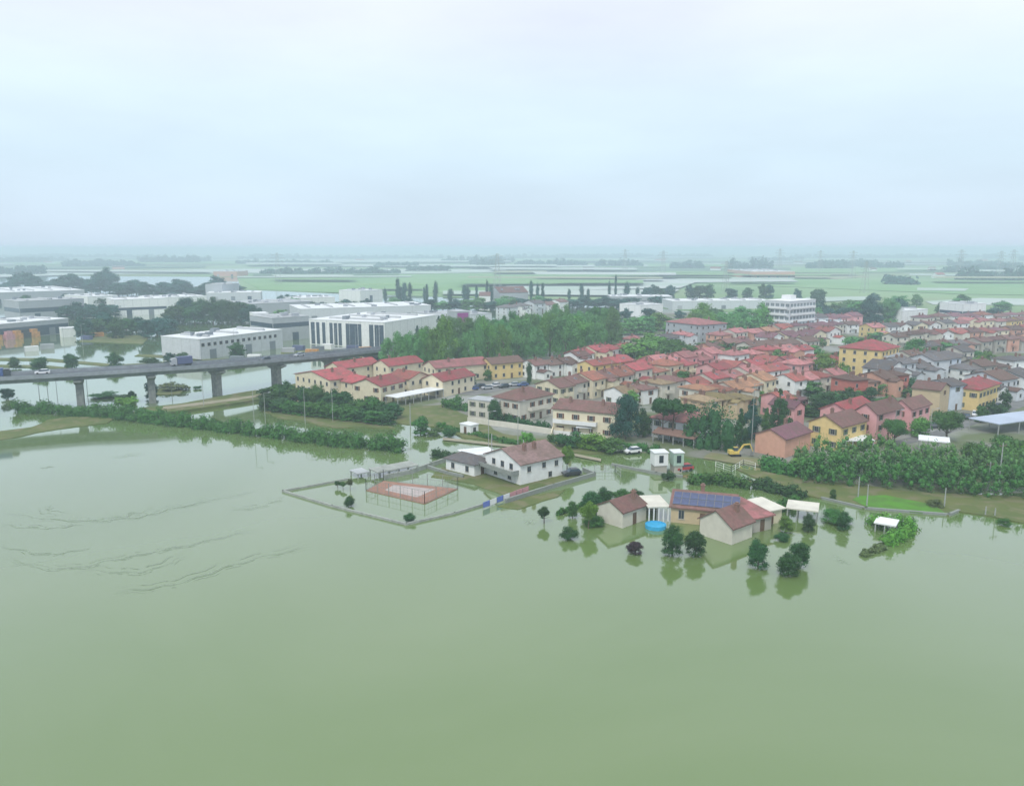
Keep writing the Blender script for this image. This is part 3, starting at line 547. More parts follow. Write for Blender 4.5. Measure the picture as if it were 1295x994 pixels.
# ------------------------------------------------------------------ industrial estate
def shedb(label, B, C, h, A=None, d=30, wc='lightgrey', rc='whiteroof', name='warehouse', band=None, roof='flat', rise=0, strips=None, win_row=None):
    base, w_, d_, yw = frame_from(A, B, C, d); d_ *= .70 if A else 1
    root = empty(name, label, 'warehouse', (base.x, base.y, 0), yw, 'industrial buildings left of the willow wood' if B[0] < 640 else None)
    add_walls(root, 0, d_/2, -1, w_, d_, h, roof, rise, WALL[wc])
    rf = add_roof(root, 0, d_/2, h, w_, d_, roof, rise, M[rc] if rc in M else ROOF[rc], o=.3)
    if roof == 'flat' and d_ > 14:
        for k in range(max(2, int(w_/14))):
            mb = MB(); mb.prism([(-.9,0),(.9,0),(.9,.3),(0,.9),(-.9,.3)], 0, d_*.7, axis='y'); link('skylight', mb.mesh('skylight', M['greyroof']), rf, (-w_/2+w_*(k+.5)/max(2,int(w_/14)), -d_*.35, .31))
    rg = random.Random(int(B[0])+int(B[1])*7)
    if w_ > 12:
        for k in range(max(1, min(6, int(w_/16)))):
            mb = MB(); mb.box(-1.9,1.9,-.07,-.004,-.2,min(4.2,h*.5)); link('loading_door', mb.mesh('loading_door', M[rg.choice(('greyroof','darkglass','rail'))]), root, (-w_/2+w_*(k+.5)/max(1,min(6,int(w_/16)))+rg.uniform(-3,3), 0, 0))
        for k in range(min(8, int(w_*d_/220)+1)):
            mb = MB(); sz = rg.uniform(.8,1.9); mb.box(-sz,sz,-sz*.7,sz*.7,0,rg.uniform(.9,1.8)); link('roof_vent', mb.mesh('roof_vent', M['rail' if rg.random() < .5 else 'alu']), rf, (rg.uniform(-.45,.45)*w_, rg.uniform(-.42,.42)*d_, .3 if roof == 'flat' else rise*.5))
        js = 6.0 if w_+d_ < 90 else (w_+d_)/14
        mb = MB(); [mb.box(-w_/2+q-.06, -w_/2+q+.06, -.035, -.002, 0, h-.02) for q in [x_*js+.5 for x_ in range(int(w_/js))]]; [mb.box(-w_/2-.035, -w_/2-.002, q-.06, q+.06, 0, h-.02) for q in [x_*js+.5 for x_ in range(int(d_/js))]]
        link('panel_joints', mb.mesh('panel_joints', M['greyroof']), root)
    if band:
        mb = MB(); mb.box(-w_/2+.3, w_/2-.3, -.06, -.003, band[0], band[1]); link('glass_band', mb.mesh('glass_band', M['darkglass']), root)
        mb = MB(); mb.box(-w_/2-.06, -w_/2-.003, .3, d_-.3, band[0], band[1]); link('glass_band', mb.mesh('glass_band', M['darkglass']), root)
    if win_row:
        z_, step = win_row
        for side, L in (('F', w_), ('L', d_)):
            for k in range(min(48, int(L/step))):
                if side == 'L': continue
                mb = None; link('window', window_mesh(1.8,1.6,'sq'), root, (-w_/2+(k+.5)*step, 0, z_), 0)
    if strips:
        side, lst = strips
        for (p0, wd) in lst:
            mb = MB()
            if side == 'L': mb.box(-w_/2-.08, -w_/2-.003, d_*(1-p0)-wd/2, d_*(1-p0)+wd/2, .3, h-1.2)
            else: mb.box(w_*p0-w_/2-wd/2, w_*p0-w_/2+wd/2, -.08, -.003, .3, h-1.2)
            link('window', mb.mesh('window', M['darkglass']), root)
    return root, w_, d_
shedb('long white factory with a row of small square windows beyond the viaduct', (254,455), (358,440), 9.2, A=(203,446), win_row=(6.6,3.4))
shedb('white office building with tall dark vertical window strips', (487,441), (552,428), 13, A=(392,427), wc='white', strips=('L', [(.05,2.5),(.12,2),(.2,2),(.3,2),(.36,2),(.42,2),(.52,2.2),(.6,5),(.68,2),(.83,2.6),(.9,2.6),(.96,2.6)]))
shedb('grey glazed office block between long factory and white strip windowed office', (346,432), (392,428), 12.5, d=26, wc='grey', band=(7.2,9.6), rc='greyroof')
shedb('small white office tower with dark arch window left of the grey glazed block', (322,427), (341,426), 13.5, d=10, wc='white', strips=('F',[(.3,3),(.72,3.2)]))
o, w_, d_ = shedb('white roofed open warehouse with orange stock at the far left edge', (-60,436), (88,421), 8.5, d=34, wc='grey', rc='whiteroof', band=(.2,6))
for k, (xx, mm) in enumerate(((.30,'orange'),(.42,'banner_p'),(.50,'orange'),(.58,'card'),(.66,'orange'))):
    mb = MB(); mb.box(-2.6,2.6,-3,-.2,0,3.0); mb.box(-2.0,1.4,-2.8,-.4,3.0,4.6)
    q = Matrix.Rotation(o.rotation_euler[2], 3, 'Z') @ Vector((w_*(xx-.5)*.9, -1.2, 0)); so_ = link('goods_stack', mb.mesh('goods_stack', M[mm]), None, Vector(o.location)+q, o.rotation_euler[2])
    tag(so_, f'{["orange","pinkish","orange","dark","orange"][k]} stack of goods, {ORD[k]} from left before the far left warehouse', 'goods', 'goods stacked at the far left warehouse')
shedb('low white gatehouse right of the far left open warehouse', (78,427), (96,426), 5, d=8, wc='white')
shedb('grey plant with pale upper storey behind the far left warehouse', (26,405), (108,400), 13, d=30, wc='grey', rc='greyroof', band=(5,8))
shedb('long low pale roofed factory nearest the blue tree belt at far left', (-40,386), (108,380), 10, d=110, wc='grey')
shedb('white roofed factory hall right of the far left factories', (112,389), (150,387), 9, d=50, wc='white')
shedb('bright white factory with twin end walls in the trees', (146,400), (212,397), 12, d=30, wc='white', band=(4,6))
shedb('long flat white hall behind the dark estate trees', (195,389), (262,386), 8, d=40, wc='white')
shedb('slim white roofed hall at the field edge', (262,380), (330,379), 7, d=30, wc='lightgrey')
shedb('mauve brown cube building before the green fields', (282,378), (303,376), 14, d=20, wc='grey', rc='greyroof')
shedb('wide grey roofed hall behind the grey glazed office', (305,399), (396,394), 8, d=45, wc='grey', rc='greyroof')
shedb('white ridged long hall above the wide grey hall', (368,388), (424,386), 7, d=35, wc='white')
shedb('wide pale hall directly behind the strip windowed office', (380,408), (545,402), 9, d=45, wc='lightgrey', rc='whiteroof')
shedb('low dark fronted hall between pale halls and poplars', (450,400), (520,397), 6, d=25, wc='grey', rc='whiteroof')
shedb('bright white hall left of the poplar line', (456,380), (484,378), 9, d=30, wc='white')
shedb('long pale hall right of the strip windowed office behind the willows', (560,414), (622,410), 7, d=40, wc='lightgrey', rc='greyroof')
sg, sw, sd_ = shedb('small hall carrying a big purple panel behind the willows', (577,417), (594,416), 11, d=12, wc='grey', rc='greyroof')
mb = MB(); mb.box(-sw*.4, sw*.4, -.12, -.01, 4.0, 10.2); link('purple_panel', mb.mesh('purple_panel', M['purple']), sg)
shedb('white long low hall across the field left of the apartment block', (850,392), (975,391), 7, d=30, wc='lightgrey')
shedb('white hall with low wings in the trees above the park', (810,402), (838,400), 9, d=22, wc='white')
shedb('long greyish hall beside the flooded field', (772,385), (850,385), 7, d=25, wc='grey')
shedb('flat roofed long hall right of the white apartment block', (998,425), (1080,417), 5, d=30, wc='white')
shedb('white office cube by the big dark tree at right', (1216,407), (1245,406), 12, d=20, wc='white', band=(5,7))
shedb('white hall with dark roofed lean-to at the right of the tall trees', (1140,411), (1172,408), 9, d=25, wc='white')
shedb('pink roofed greenhouse complex far out in the fields', (950,353), (1005,353), 12, d=150, wc='salmon', rc='whiteroof')
shedb('farm shed with red roof behind the poplars', (632,383), (668,382), 9, d=25, wc='grey', rc='brown', roof='gable', rise=5)
shedb('small white farm house by the poplars', (606,384), (620,384), 7, d=15, wc='white', rc='brown', roof='gable', rise=3)
shedb('pale factory far across the fields at left', (270,350), (300,350), 9, d=60, wc='salmon')

# ------------------------------------------------------------------ viaduct
piers = [((-35,524),8.9), ((103,514),8.8), ((193,509),9.2), ((275,499.5),8.6), ((350,487),7.6), ((417,475),6.4), ((470,464),5.0)]
root = empty('viaduct', 'long grey concrete road viaduct on T shaped piers crossing the flood', 'viaduct', P(275,499.5))
pts = []
for (uv, z) in piers: q = P(*uv); pts.append(Vector((q.x, q.y, z)))
first = pts[0] + (pts[0]-pts[1])*1.3; last = pts[-1] + (pts[-1]-pts[-2])*1.4; last.z = 2.5
path = [first] + pts + [last]
def cr_(p0,p1,p2,p3,t): return .5*((2*p1)+(-p0+p2)*t+(2*p0-5*p1+4*p2-p3)*t*t+(-p0+3*p1-3*p2+p3)*t**3)
fine = []
for i in range(len(path)-1):
    p0 = path[max(0,i-1)]; p1 = path[i]; p2 = path[i+1]; p3 = path[min(len(path)-1,i+2)]
    for k in range(8): fine.append(cr_(p0,p1,p2,p3,k/8))
fine.append(path[-1])
def loft(prof, name, m):
    mb = MB(); n = len(prof); vs = []
    for i, p in enumerate(fine):
        tdir = (fine[min(i+1,len(fine)-1)]-fine[max(i-1,0)]); tdir.z = 0; tdir.normalize(); nn = Vector((tdir.y, -tdir.x, 0))
        for (a_, z_) in prof: q = p + nn*a_ - Vector(root.location); vs.append((q.x, q.y, q.z+z_))
    fs = []
    for i in range(len(fine)-1):
        for j in range(n): fs.append((i*n+j, i*n+(j+1)%n, (i+1)*n+(j+1)%n, (i+1)*n+j))
    fs += [tuple(range(n)), tuple(range(len(vs)-n, len(vs)))[::-1]]
    mb.add(vs, fs); return link(name, mb.mesh(name, m), root)
loft([(-2.8,.25),(2.8,.25),(3.4,1.35),(5.6,1.7),(5.6,2.0),(-5.6,2.0),(-5.6,1.7),(-3.4,1.35)][::-1], 'deck', M['concrete'])
loft([(-4.9,2.003),(4.9,2.003),(4.9,2.03),(-4.9,2.03)][::-1], 'carriageway', M['asphalt'])
loft([(-.08,2.034),(.08,2.034),(.08,2.045),(-.08,2.045)][::-1], 'centre_line', M['white'])
for s_ in (-1, 1):
    a0, a1 = sorted((s_*5.6, s_*5.15)); loft([(a0,2.004),(a1,2.004),(a1,2.8),(a0,2.8)][::-1], 'kerb', M['concrete'])
    a0, a1 = sorted((s_*5.45, s_*5.35)); loft([(a0,2.9),(a1,2.9),(a1,3.05),(a0,3.05)][::-1], 'guard_rail', M['rail'])
    mb = MB()
    for i, p in enumerate(fine):
        tdir = (fine[min(i+1,len(fine)-1)]-fine[max(i-1,0)]); tdir.z = 0; tdir.normalize(); nn = Vector((tdir.y, -tdir.x, 0))
        nxt = fine[min(i+1, len(fine)-1)]
        for k in range(3):
            q = p.lerp(nxt, k/3) + nn*s_*5.4 - Vector(root.location); mb.box(q.x-.07,q.x+.07,q.y-.07,q.y+.07,q.z+2.3,q.z+3.0)
    link('rail_posts', mb.mesh('rail_posts', M['rail']), root)
for i, p in enumerate(pts):
    tdir = (path[i+2]-path[i]); yw = math.atan2(tdir.y, tdir.x); q = p - Vector(root.location)
    mb = MB(); mb.box(-1.0,1.0,-1.7,1.7,-2-p.z,-1.35); pr_ = link('pier', mb.mesh('pier', M['pierc']), root, q, yw)
    mb = MB(); mb.prism([(-1.9,-1.345),(1.9,-1.345),(4.6,-.35),(4.6,.2),(-4.6,.2),(-4.6,-.35)], -1.15, 1.15); link('pier_cap', mb.mesh('pier_cap', M['pierc']), pr_)

# vehicles
def car_parts(kind):
    mb = MB(); 
    if kind == 'truck':
        mb.box(-4.2,1.6,-1.2,1.2,.9,3.6); body = mb.mesh('cargo_box', M['carb'])
        mb = MB(); mb.prism([(1.75,.7),(4.1,.7),(4.1,2.0),(3.7,3.0),(1.75,3.0)], -1.15, 1.15, axis='y'); mb.v = [(-x_, y_, z_) for (x_, y_, z_) in mb.v]; mb.f = [f[::-1] for f in mb.f]
        cabm = mb.mesh('cab', M['card']); return [('cargo_box', body), ('cab', cabm)], [(-3,-1.1),(-3,1.1),(3,-1.1),(3,1.1)], .5
def wheel_mesh(r=.33):
    k = ('wheel', r)
    if k not in WIN: mb = MB(); mb.bar((0,-.11,0),(0,.11,0), r, n=14); WIN[k] = mb.mesh('wheel', M['black'])
    return WIN[k]
def car_meshes():
    prof = [(-2.1,.35),(2.1,.35),(2.15,.75),(1.2,.95),(-2.05,1.0)]
    mb = MB(); mb.prism([(x_, z_) for x_, z_ in prof], -.85, .85, axis='y'); body = mb
    mb2 = MB(); mb2.prism([(-1.9,1.0),(1.1,.96),(.45,1.48),(-1.45,1.5)], -.74, .74, axis='y'); return body, mb2
_b, _c = car_meshes(); CAB = _c.mesh('cabin', M['darkglass']); CARB = {}
def car(label, p, yaw, color, group=None):
    root = empty('car', label, 'car', p, R(yaw), group)
    if color not in CARB: CARB[color] = _b.mesh('body', M[color]); 
    if ('roof', color) not in CARB:
        mb = MB(); mb.box(-.4, 1.4, -.72,.72,1.49,1.54); CARB[('roof', color)] = mb.mesh('roof_panel', M[color])
    link('body', CARB[color], root); link('cabin', CAB, root); link('roof_panel', CARB[('roof', color)], root)
    for sx in (-1.35,1.3):
        for sy in (-.8,.8): link('wheel', wheel_mesh(), root, (sx, sy, .33))
    return root
def truck(label, p, yaw, boxm, cabm):
    root = empty('truck', label, 'truck', p, R(yaw)); root.scale = (.85,.85,.85)
    mb = MB(); mb.box(-4.2,1.6,-1.2,1.2,.95,3.7); link('cargo_box', mb.mesh('cargo_box', M[boxm]), root)
    mb = MB(); mb.box(1.8,3.9,-1.15,1.15,.7,2.9); mb.box(1.8,3.5,-1.1,1.1,2.901,3.3); cb = link('cab', mb.mesh('cab', M[cabm]), root)
    mb = MB(); mb.box(3.901,3.95,-1.0,1.0,1.8,2.7); link('windscreen', mb.mesh('windscreen', M['darkglass']), cb)
    mb = MB(); mb.box(-4.2,3.9,-.5,.5,.55,.9); link('chassis', mb.mesh('chassis', M['black']), root)
    for sx in (-3.2,-2.1,2.9):
        for sy in (-1.05,1.05): link('wheel', wheel_mesh(.5), root, (sx, sy, .5))
def on_deck(uu):     # deck point nearest to a pixel column
    best = min(fine, key=lambda p: abs((p.x/(p.y*math.cos(TH)+(CAMH-p.z)*math.sin(TH)))*FPX+UC-uu)); i = fine.index(best)
    tdir = fine[min(i+1,len(fine)-1)]-fine[max(i-1,0)]; return best, math.degrees(math.atan2(tdir.y, tdir.x)), Vector((tdir.y,-tdir.x,0)).normalized()
p, yw, nn = on_deck(8); truck('dark blue lorry at the left end of the viaduct', p+nn*2.2+Vector((0,0,2.05)), yw, 'carb', 'card')
p, yw, nn = on_deck(232); truck('blue grey lorry on the middle of the viaduct', p+nn*-2.2+Vector((0,0,2.05)), yw+180, 'truckbox', 'cars')
for i, (uu, cc, nm) in enumerate(((60,'carw','white'),(330,'card','dark'),(385,'cars','silver'))):
    p, yw, nn = on_deck(uu); car(f'{nm} car driving on the viaduct, {["near the left end","right of its middle","near its right end"][i]}', p+nn*(2.2 if i % 2 else -2.2)+Vector((0,0,2.05)), yw, cc, 'cars on the viaduct')
CARS = [(588,492,'cars'),(598,494,'carb'),(607,491,'card'),(616,493,'cars'),(626,490,'carw'),(637,491,'card'),(650,489,'cars'),(661,489,'carb')]
CN = {'cars':'silver','carb':'blue','card':'dark','carw':'white','carr':'red'}
for i, (u, v, c) in enumerate(CARS): q = P(u, v); q.z = .24; car(f'{CN[c]} car, {ORD[i]} from left parked in the street below the yellow house', q, 20+7*(i%3), c, 'cars in the street below the yellow house')
CARS = [(1158,548,'carw'),(1170,545,'cars'),(1180,541,'card'),(1198,538,'cars'),(1212,533,'carw'),(1222,530,'card'),(1233,527,'carw'),(1243,524,'carb'),(1252,520,'carw'),(1262,516,'cars')]
for i, (u, v, c) in enumerate(CARS): q = P(u, v); q.z = .22; car(f'{CN[c]} car, {ORD[i]} from left on the road at the right edge of town', q, 60+8*(i%3), c, 'cars on the road at the right edge of town')

# excavator
q = P(929,578); q.z = .3; ex = empty('excavator', 'yellow tracked excavator with raised arm beside the salmon gable house', 'excavator', q, R(5)); ex.scale = (.6,.6,.6)
for sy in (-1.3, 1.3):
    mb = MB(); mb.prism([(-2.2,.25),(-1.9,0),(1.9,0),(2.2,.25),(2.2,.65),(1.9,.9),(-1.9,.9),(-2.2,.65)], sy-.3, sy+.3, axis='y'); link('track', mb.mesh('track', M['black']), ex)
mb = MB(); mb.box(-2.6,1.4,-1.4,1.4,1.0,1.9); mb.box(-2.6,-.9,-1.35,1.35,1.901,2.5); body = link('upper_body', mb.mesh('upper_body', M['yellow']), ex)
mb = MB(); mb.box(-.2,1.35,.1,1.35,1.91,3.4); link('cab', mb.mesh('cab', M['darkglass']), ex); mb = MB(); mb.box(-.3,1.4,0,1.4,3.403,3.5); link('cab_roof', mb.mesh('cab_roof', M['yellow']), ex)
mb = MB(); mb.bar((1.2,-.3,1.6),(3.4,-.3,4.6),.42,n=4); mb.bar((3.4,-.3,4.6),(6.0,-.3,4.9),.38,n=4,r2=.3); link('boom', mb.mesh('boom', M['yellow']), ex)
mb = MB(); mb.bar((6.0,-.3,4.9),(7.4,-.3,1.8),.3,n=4,r2=.2); arm = link('arm', mb.mesh('arm', M['yellow']), ex)
mb = MB(); mb.prism([(6.3,.4),(7.3,.2),(7.9,.9),(7.5,1.8),(6.9,1.7)], -.9, .3, axis='y'); mb.v = [(-x_, y_, z_) for x_, y_, z_ in mb.v]; mb.f = [f[::-1] for f in mb.f]; link('bucket', mb.mesh('bucket', M['pierc']), ex)
# twin tanks on the drowned road
for (u, lab, mm, ww_) in ((833,'pale white storage cabin on legs, left of the green one','white',1.6),(855,'slim pale green storage cabin on legs, right of the white one','olivetarp',1.15)):
    q = P(u,596); tr = empty('storage_cabin', lab, 'cabin', q, R(8), 'storage cabins on the drowned road')
    mb = MB(); mb.box(-ww_,ww_,-1.6,1.6,1.7,4.6); link('cabin_box', mb.mesh('cabin_box', M[mm]), tr)
    mb = MB(); mb.box(-ww_-.15,ww_+.15,-1.75,1.75,4.603,4.8); link('roof', mb.mesh('roof', M['whiteroof']), tr)
    mb = MB(); mb.box(-ww_+.2,ww_-.2,-1.4,1.4,-1,1.695); link('base', mb.mesh('base', WALL['stone']), tr)
    mb = MB(); mb.box(-.5,.5,-1.66,-1.603,2.4,4.1); link('door', mb.mesh('door', M['glass']), tr)

# ------------------------------------------------------------------ sports court and walls
def polyline_wall(name, label, px, h, m, th=.25, cat='wall', z0=-1.2, group=None):
    pp = [P(*q) for q in px]; c = pp[0]; root = empty(name, label, cat, c, 0, group)
    mb = MB()
    for a_, b_ in zip(pp, pp[1:]):
        d = (b_-a_).normalized(); n_ = Vector((-d.y, d.x, 0))*th/2
        v = [a_-c-n_-d*th/2, b_-c-n_+d*th/2, b_-c+n_+d*th/2, a_-c+n_-d*th/2]
        mb.add([(x_.x,x_.y,z0) for x_ in v]+[(x_.x,x_.y,h) for x_ in v], [(0,3,2,1),(4,5,6,7),(0,1,5,4),(1,2,6,5),(2,3,7,6),(3,0,4,7)])
    link('wall_body', mb.mesh('wall_body', m), root)
    return root
def fence(name, label, px, h, spacing=2.5, rails=2, mesh_=True, m='fencem', cat='fence', z0=0, dense=0.5):
    pp = [P(*q) for q in px]; c = pp[0]; root = empty(name, label, cat, c)
    mbw = MB(); mbp = MB()
    for a_, b_ in zip(pp, pp[1:]):
        L = (b_-a_).length; n_ = max(1, int(L/spacing))
        for k in range(n_+1):
            q = a_.lerp(b_, k/n_)-c; mbp.box(q.x-.06,q.x+.06,q.y-.06,q.y+.06,-1,h)
        for r__ in range(rails+1):
            z_ = z0+.2+(h-.25-z0)*r__/rails; mbw.bar((a_-c)+Vector((0,0,z_)), (b_-c)+Vector((0,0,z_)), .035, n=4)
        if mesh_:
            for k in range(int(L/dense)):
                q = a_.lerp(b_, (k+.5)*dense/L)-c; mbw.bar(q+Vector((0,0,z0)), q+Vector((0,0,h-.05)), .022, n=3)
    link('posts', mbp.mesh('posts', M[m]), root); link('mesh_panel', mbw.mesh('mesh_panel', M[m]), root); return root
CT = [(463,620),(485,608),(579,618),(537,637)]
cr0 = px_sheet('sports_court', CT, .10, M['courtred'], kind=None, skirt=1); tag(cr0, 'flooded red sports court with grey centre painted as water reflection inside a mesh fence', 'sports court')
mb = MB(); c4 = [P(*q) for q in CT]; cc = sum(c4, Vector())/4
mb.add([(cc+(p_-cc)*.55+Vector((0,0,.104))) for p_ in c4], [(0,1,2,3)])  # pale reflection of the standing water, painted as a flat grey patch
ins = link('court_centre_reflection', mb.mesh('court_centre_reflection', M['courtreflect'])); ins.parent = cr0
fence('court_fence', 'tall metal mesh fence around the red sports court', CT+[CT[0]], 2.6, 3.0, 2, True, dense=1.0)
polyline_wall('garden_wall', 'low grey boundary wall just above water around the sports court plot', [(440,607),(358,622),(420,641),(514,664),(575,650),(618,637)], .42, M['mudwall'], .35)
polyline_wall('garden_wall', 'dark low wall from the sports plot corner towards the villa driveway', [(640,636),(700,617),(752,602),(738,596)], .9, M['fencem'], .4)
polyline_wall('garden_wall', 'dark wall behind the sports court leading to the villa annex', [(486,606),(520,599),(545,590),(566,583)], 1.0, M['mudwall'], .4)
polyline_wall('garden_wall', 'short dark hedge wall between sports court and villa', [(541,592),(566,600),(585,604)], .7, M['fencem'], .5)
polyline_wall('garden_wall', 'long white garden wall before the pale two storey block', [(592,535),(640,541),(699,550)], 1.7, WALL['pale'], .3)
polyline_wall('garden_wall', 'cream garden wall between the brown hipped block and the shrubs', [(697,556),(699,548),(712,550)], 1.9, WALL['cream'], .3)
polyline_wall('garden_wall', 'dark low wall along the drowned lane right of the villa', [(775,589),(830,600),(862,604)], .6, M['fencem'], .5)
polyline_wall('levee_edge', 'thin dark kerb line at the water edge of the right bank', [(1040,631),(1095,644),(1200,652),(1212,647)], .45, M['fencem'], .5, cat='kerb')
# banner fence and drowned vehicles by the villa
q = P(640,633); br = empty('banner_row', 'row of blue and pink advertising banners on the driveway fence of the villa', 'banners', q, math.atan2((P(668,621)-P(622,638)).y, (P(668,621)-P(622,638)).x))
for k, mm in enumerate(('banner_b','tent','banner_b','tent','banner_p','banner_p','banner_p')):
    mb = MB(); mb.box(-.95,.95,-.04,.04,.25,1.35); link('banner', mb.mesh('banner', M[mm]), br, (-6+2.05*k,0,0))
mb = MB()
for k in range(8): mb.box(-7.05+2.05*k,-6.99+2.05*k,-.03,.03,-1,1.45)
link('fence_posts', mb.mesh('fence_posts', M['fencem']), br)
shl = canopy('dugout', 'small grey flat roof shelter left of the sports court', (452,606), (468,603), 1.0, 'greyroof', d=4, posts=2, cat='shelter')
canopy('stand_roof', 'long low grey roofed stand behind the sports court', (478,606), (530,596), 1.3, 'mudwall', d=4.5, posts=5, cat='stand roof')
fence('entrance_fence', 'pale rail fence across the drowned lane right of the villa', [(752,597),(778,597),(785,603)], 1.8, 2, 2, True, 'pole', dense=.7)
fence('lane_fence', 'white plank fence pieces in the mud below the excavator', [(905,590),(925,597),(940,588),(955,592)], 1.3, 2.5, 2, False, 'white')
for (u, v, cc, nm) in ((700,588,'cars','silver car half drowned beside the villa'),(723,602,'card','dark car on the grass right of the villa'),(865,596,'carr','red car beside the green storage cabin'),(782,572,'carw','white car on the olive bank behind the rounded shrubs'),(800,574,'carw','second white car, right on the olive bank')):
    q = P(u,v); q.z = -.25 if 'drowned' in nm else .24; car(nm, q, 20, cc)
# ------------------------------------------------------------------ poles, lamps, pylons
def lamp_post(label, u, v, h, group, arm=1.4, name='street_lamp', z=0, yaw=0):
    q = P(u, v); q.z = z; root = empty(name, label, 'street lamp', q, R(yaw), group)
    mb = MB(); mb.bar((0,0,-1),(0,0,h),.11,n=6,r2=.06); link('pole', mb.mesh('pole', M['pole']), root)
    mb = MB(); mb.bar((0,0,h-.03),(arm,0,h+.15),.05,n=4); link('arm', mb.mesh('arm', M['pole']), root)
    mb = MB(); mb.box(arm-.2,arm+.5,-.15,.15,h+.1,h+.25); link('lamp_head', mb.mesh('lamp_head', M['alu']), root)
LP = [(51,512,9.5),(62,513,9.5),(74,517,9),(112,512,10),(218,506,8),(258,517,11),(322,543,11),(336,541,10),(386,536,10.5),(421,533,10)]
for i, (u, v, h) in enumerate(LP): lamp_post(f'thin grey lamp post, {ORD[i]} from left along the viaduct and hedge', u, v, h, 'lamp posts along the viaduct and hedge')
LP = [(618,570,10),(655,566,12),(871,560,9),(895,563,11),(920,566,11),(950,570,17),(1130,562,9),(1175,560,9)]
for i, (u, v, h) in enumerate(LP): lamp_post(f'thin lamp post, {ORD[i]} from left along the front of the town', u, v, h, 'lamp posts along the front of the town')
LP = [(82,445,12),(105,440,12),(253,452,12),(297,449,12),(395,449,12),(425,447,12),(450,444,12),(477,447,12)]
for i, (u, v, h) in enumerate(LP): lamp_post(f'lamp post, {ORD[i]} from left on the flooded industrial estate', u, v, h, 'lamp posts on the flooded industrial estate')
def upole(label, u, v, h, group, cross=True):
    q = P(u, v); root = empty('utility_pole', label, 'utility pole', q, R(20), group)
    mb = MB(); mb.bar((0,0,-1),(0,0,h),.16,n=6,r2=.1); link('pole', mb.mesh('pole', M['pole']), root)
    if cross: mb = MB(); mb.box(-1,1,-.06,.06,h-.7,h-.58); [mb.box(x_-.05,x_+.05,-.05,.05,h-.58,h-.3) for x_ in (-.9,0,.9)]; link('crossarm', mb.mesh('crossarm', M['wood']), root)
for i, (u, v, h, l) in enumerate([(1249,622,6.5,'left of the pair before the right end thicket'),(1262,622,10.5,'taller, right of the pair before the right end thicket'),(1246,652,1.8,'stump, left of the two in open water by the right bank'),(1258,653,1.6,'stump, right of the two in open water by the right bank'),(1085,630,4.5,'standing in the bank grass left'),(1096,641,4.5,'standing at the left end of the bright grass strip'),(1194,642,4,'standing at the right end of the bright grass strip'),(662,600,8,'behind the villa roof'),(519,540,7,'in flood water by the left olive bank')]):
    upole(f'thin pale utility pole, {l}', u, v, h, 'utility poles on the right bank' if u > 1000 else None, h > 5)
def pylon(label, u, v, h):
    q = P(u, v); root = empty('pylon', label, 'pylon', q, R(15), 'power pylons on the plain'); mb = MB(); b0 = h*.10; t0 = h*.022; r = h*.0026
    for sx in (-1,1):
        for sy in (-1,1): mb.bar((sx*b0,sy*b0,0),(sx*t0,sy*t0,h),r*1.5,n=4)
    for k in range(7):
        z0, z1 = h*k/7, h*(k+1)/7; w0, w1 = b0+(t0-b0)*k/7, b0+(t0-b0)*(k+1)/7
        for s_ in (-1,1): mb.bar((-w0,s_*w0,z0),(w1,s_*w1,z1),r,n=3); mb.bar((w0,s_*w0,z0),(-w1,s_*w1,z1),r,n=3); mb.bar((s_*w0,-w0,z0),(s_*w1,w1,z1),r,n=3)
    link('lattice_mast', mb.mesh('lattice_mast', M['pole']), root)
    for z_, L in ((.72,.2),(.82,.25),(.92,.18)):
        mb = MB(); mb.bar((-h*L,0,h*z_),(h*L,0,h*z_),r*1.6,n=4); mb.bar((-h*L,0,h*z_),(0,0,h*(z_+.05)),r,n=3); mb.bar((h*L,0,h*z_),(0,0,h*(z_+.05)),r,n=3); link('crossarm', mb.mesh('crossarm', M['fencem']), root)
PY = [(352,360,44),(629,368,44),(790,346,48),(838,352,46),(917,372,36),(985,346,50),(1036,347,46),(1077,352,46),(1093,371,36),(1213,353,48),(1263,356,46),(1279,352,48)]
for i, (u, v, h) in enumerate(PY): pylon(f'faint grey lattice power pylon, {ORD[i]} from left on the hazy plain', u, v, min(h,49))

# ------------------------------------------------------------------ foliage
def leaf_quad(mb, p, nrm, s, rr, m=0):
    n = Vector(nrm) + Vector((rr.uniform(-.7,.7), rr.uniform(-.7,.7), rr.uniform(-.5,.7)))
    if n.length < .01: n = Vector((0,0,1))
    n.normalize(); x_ = n.orthogonal().normalized(); a_ = rr.uniform(0, 6.28); y_ = n.cross(x_); x2 = x_*math.cos(a_)+y_*math.sin(a_); y2 = n.cross(x2); sx = s*rr.uniform(.6,1.3); sy = s*rr.uniform(.5,1.0)
    p = Vector(p); mb.add([p-x2*sx, p-y2*sy*.8+x2*.2*sx, p+x2*sx, p+y2*sy], [(0,1,2,3)], m)
def clump(mb, c, r, n, s, rr, squash=.8):
    for _ in range(n):
        d = Vector((rr.gauss(0,1), rr.gauss(0,1), rr.gauss(0,1))); d.normalize()
        if d.z < -.5 and rr.random() < .6: d.z = -d.z
        rad = r*(rr.random()**.3 if rr.random() < .8 else rr.uniform(1.0,1.25))
        leaf_quad(mb, (c[0]+d.x*rad, c[1]+d.y*rad, c[2]+d.z*rad*squash), d, s, rr)
ICO = [(0,0,1)] + [(.894*math.cos(k*1.2566), .894*math.sin(k*1.2566), .447) for k in range(5)] + [(.894*math.cos(k*1.2566+.628), .894*math.sin(k*1.2566+.628), -.447) for k in range(5)] + [(0,0,-1)]
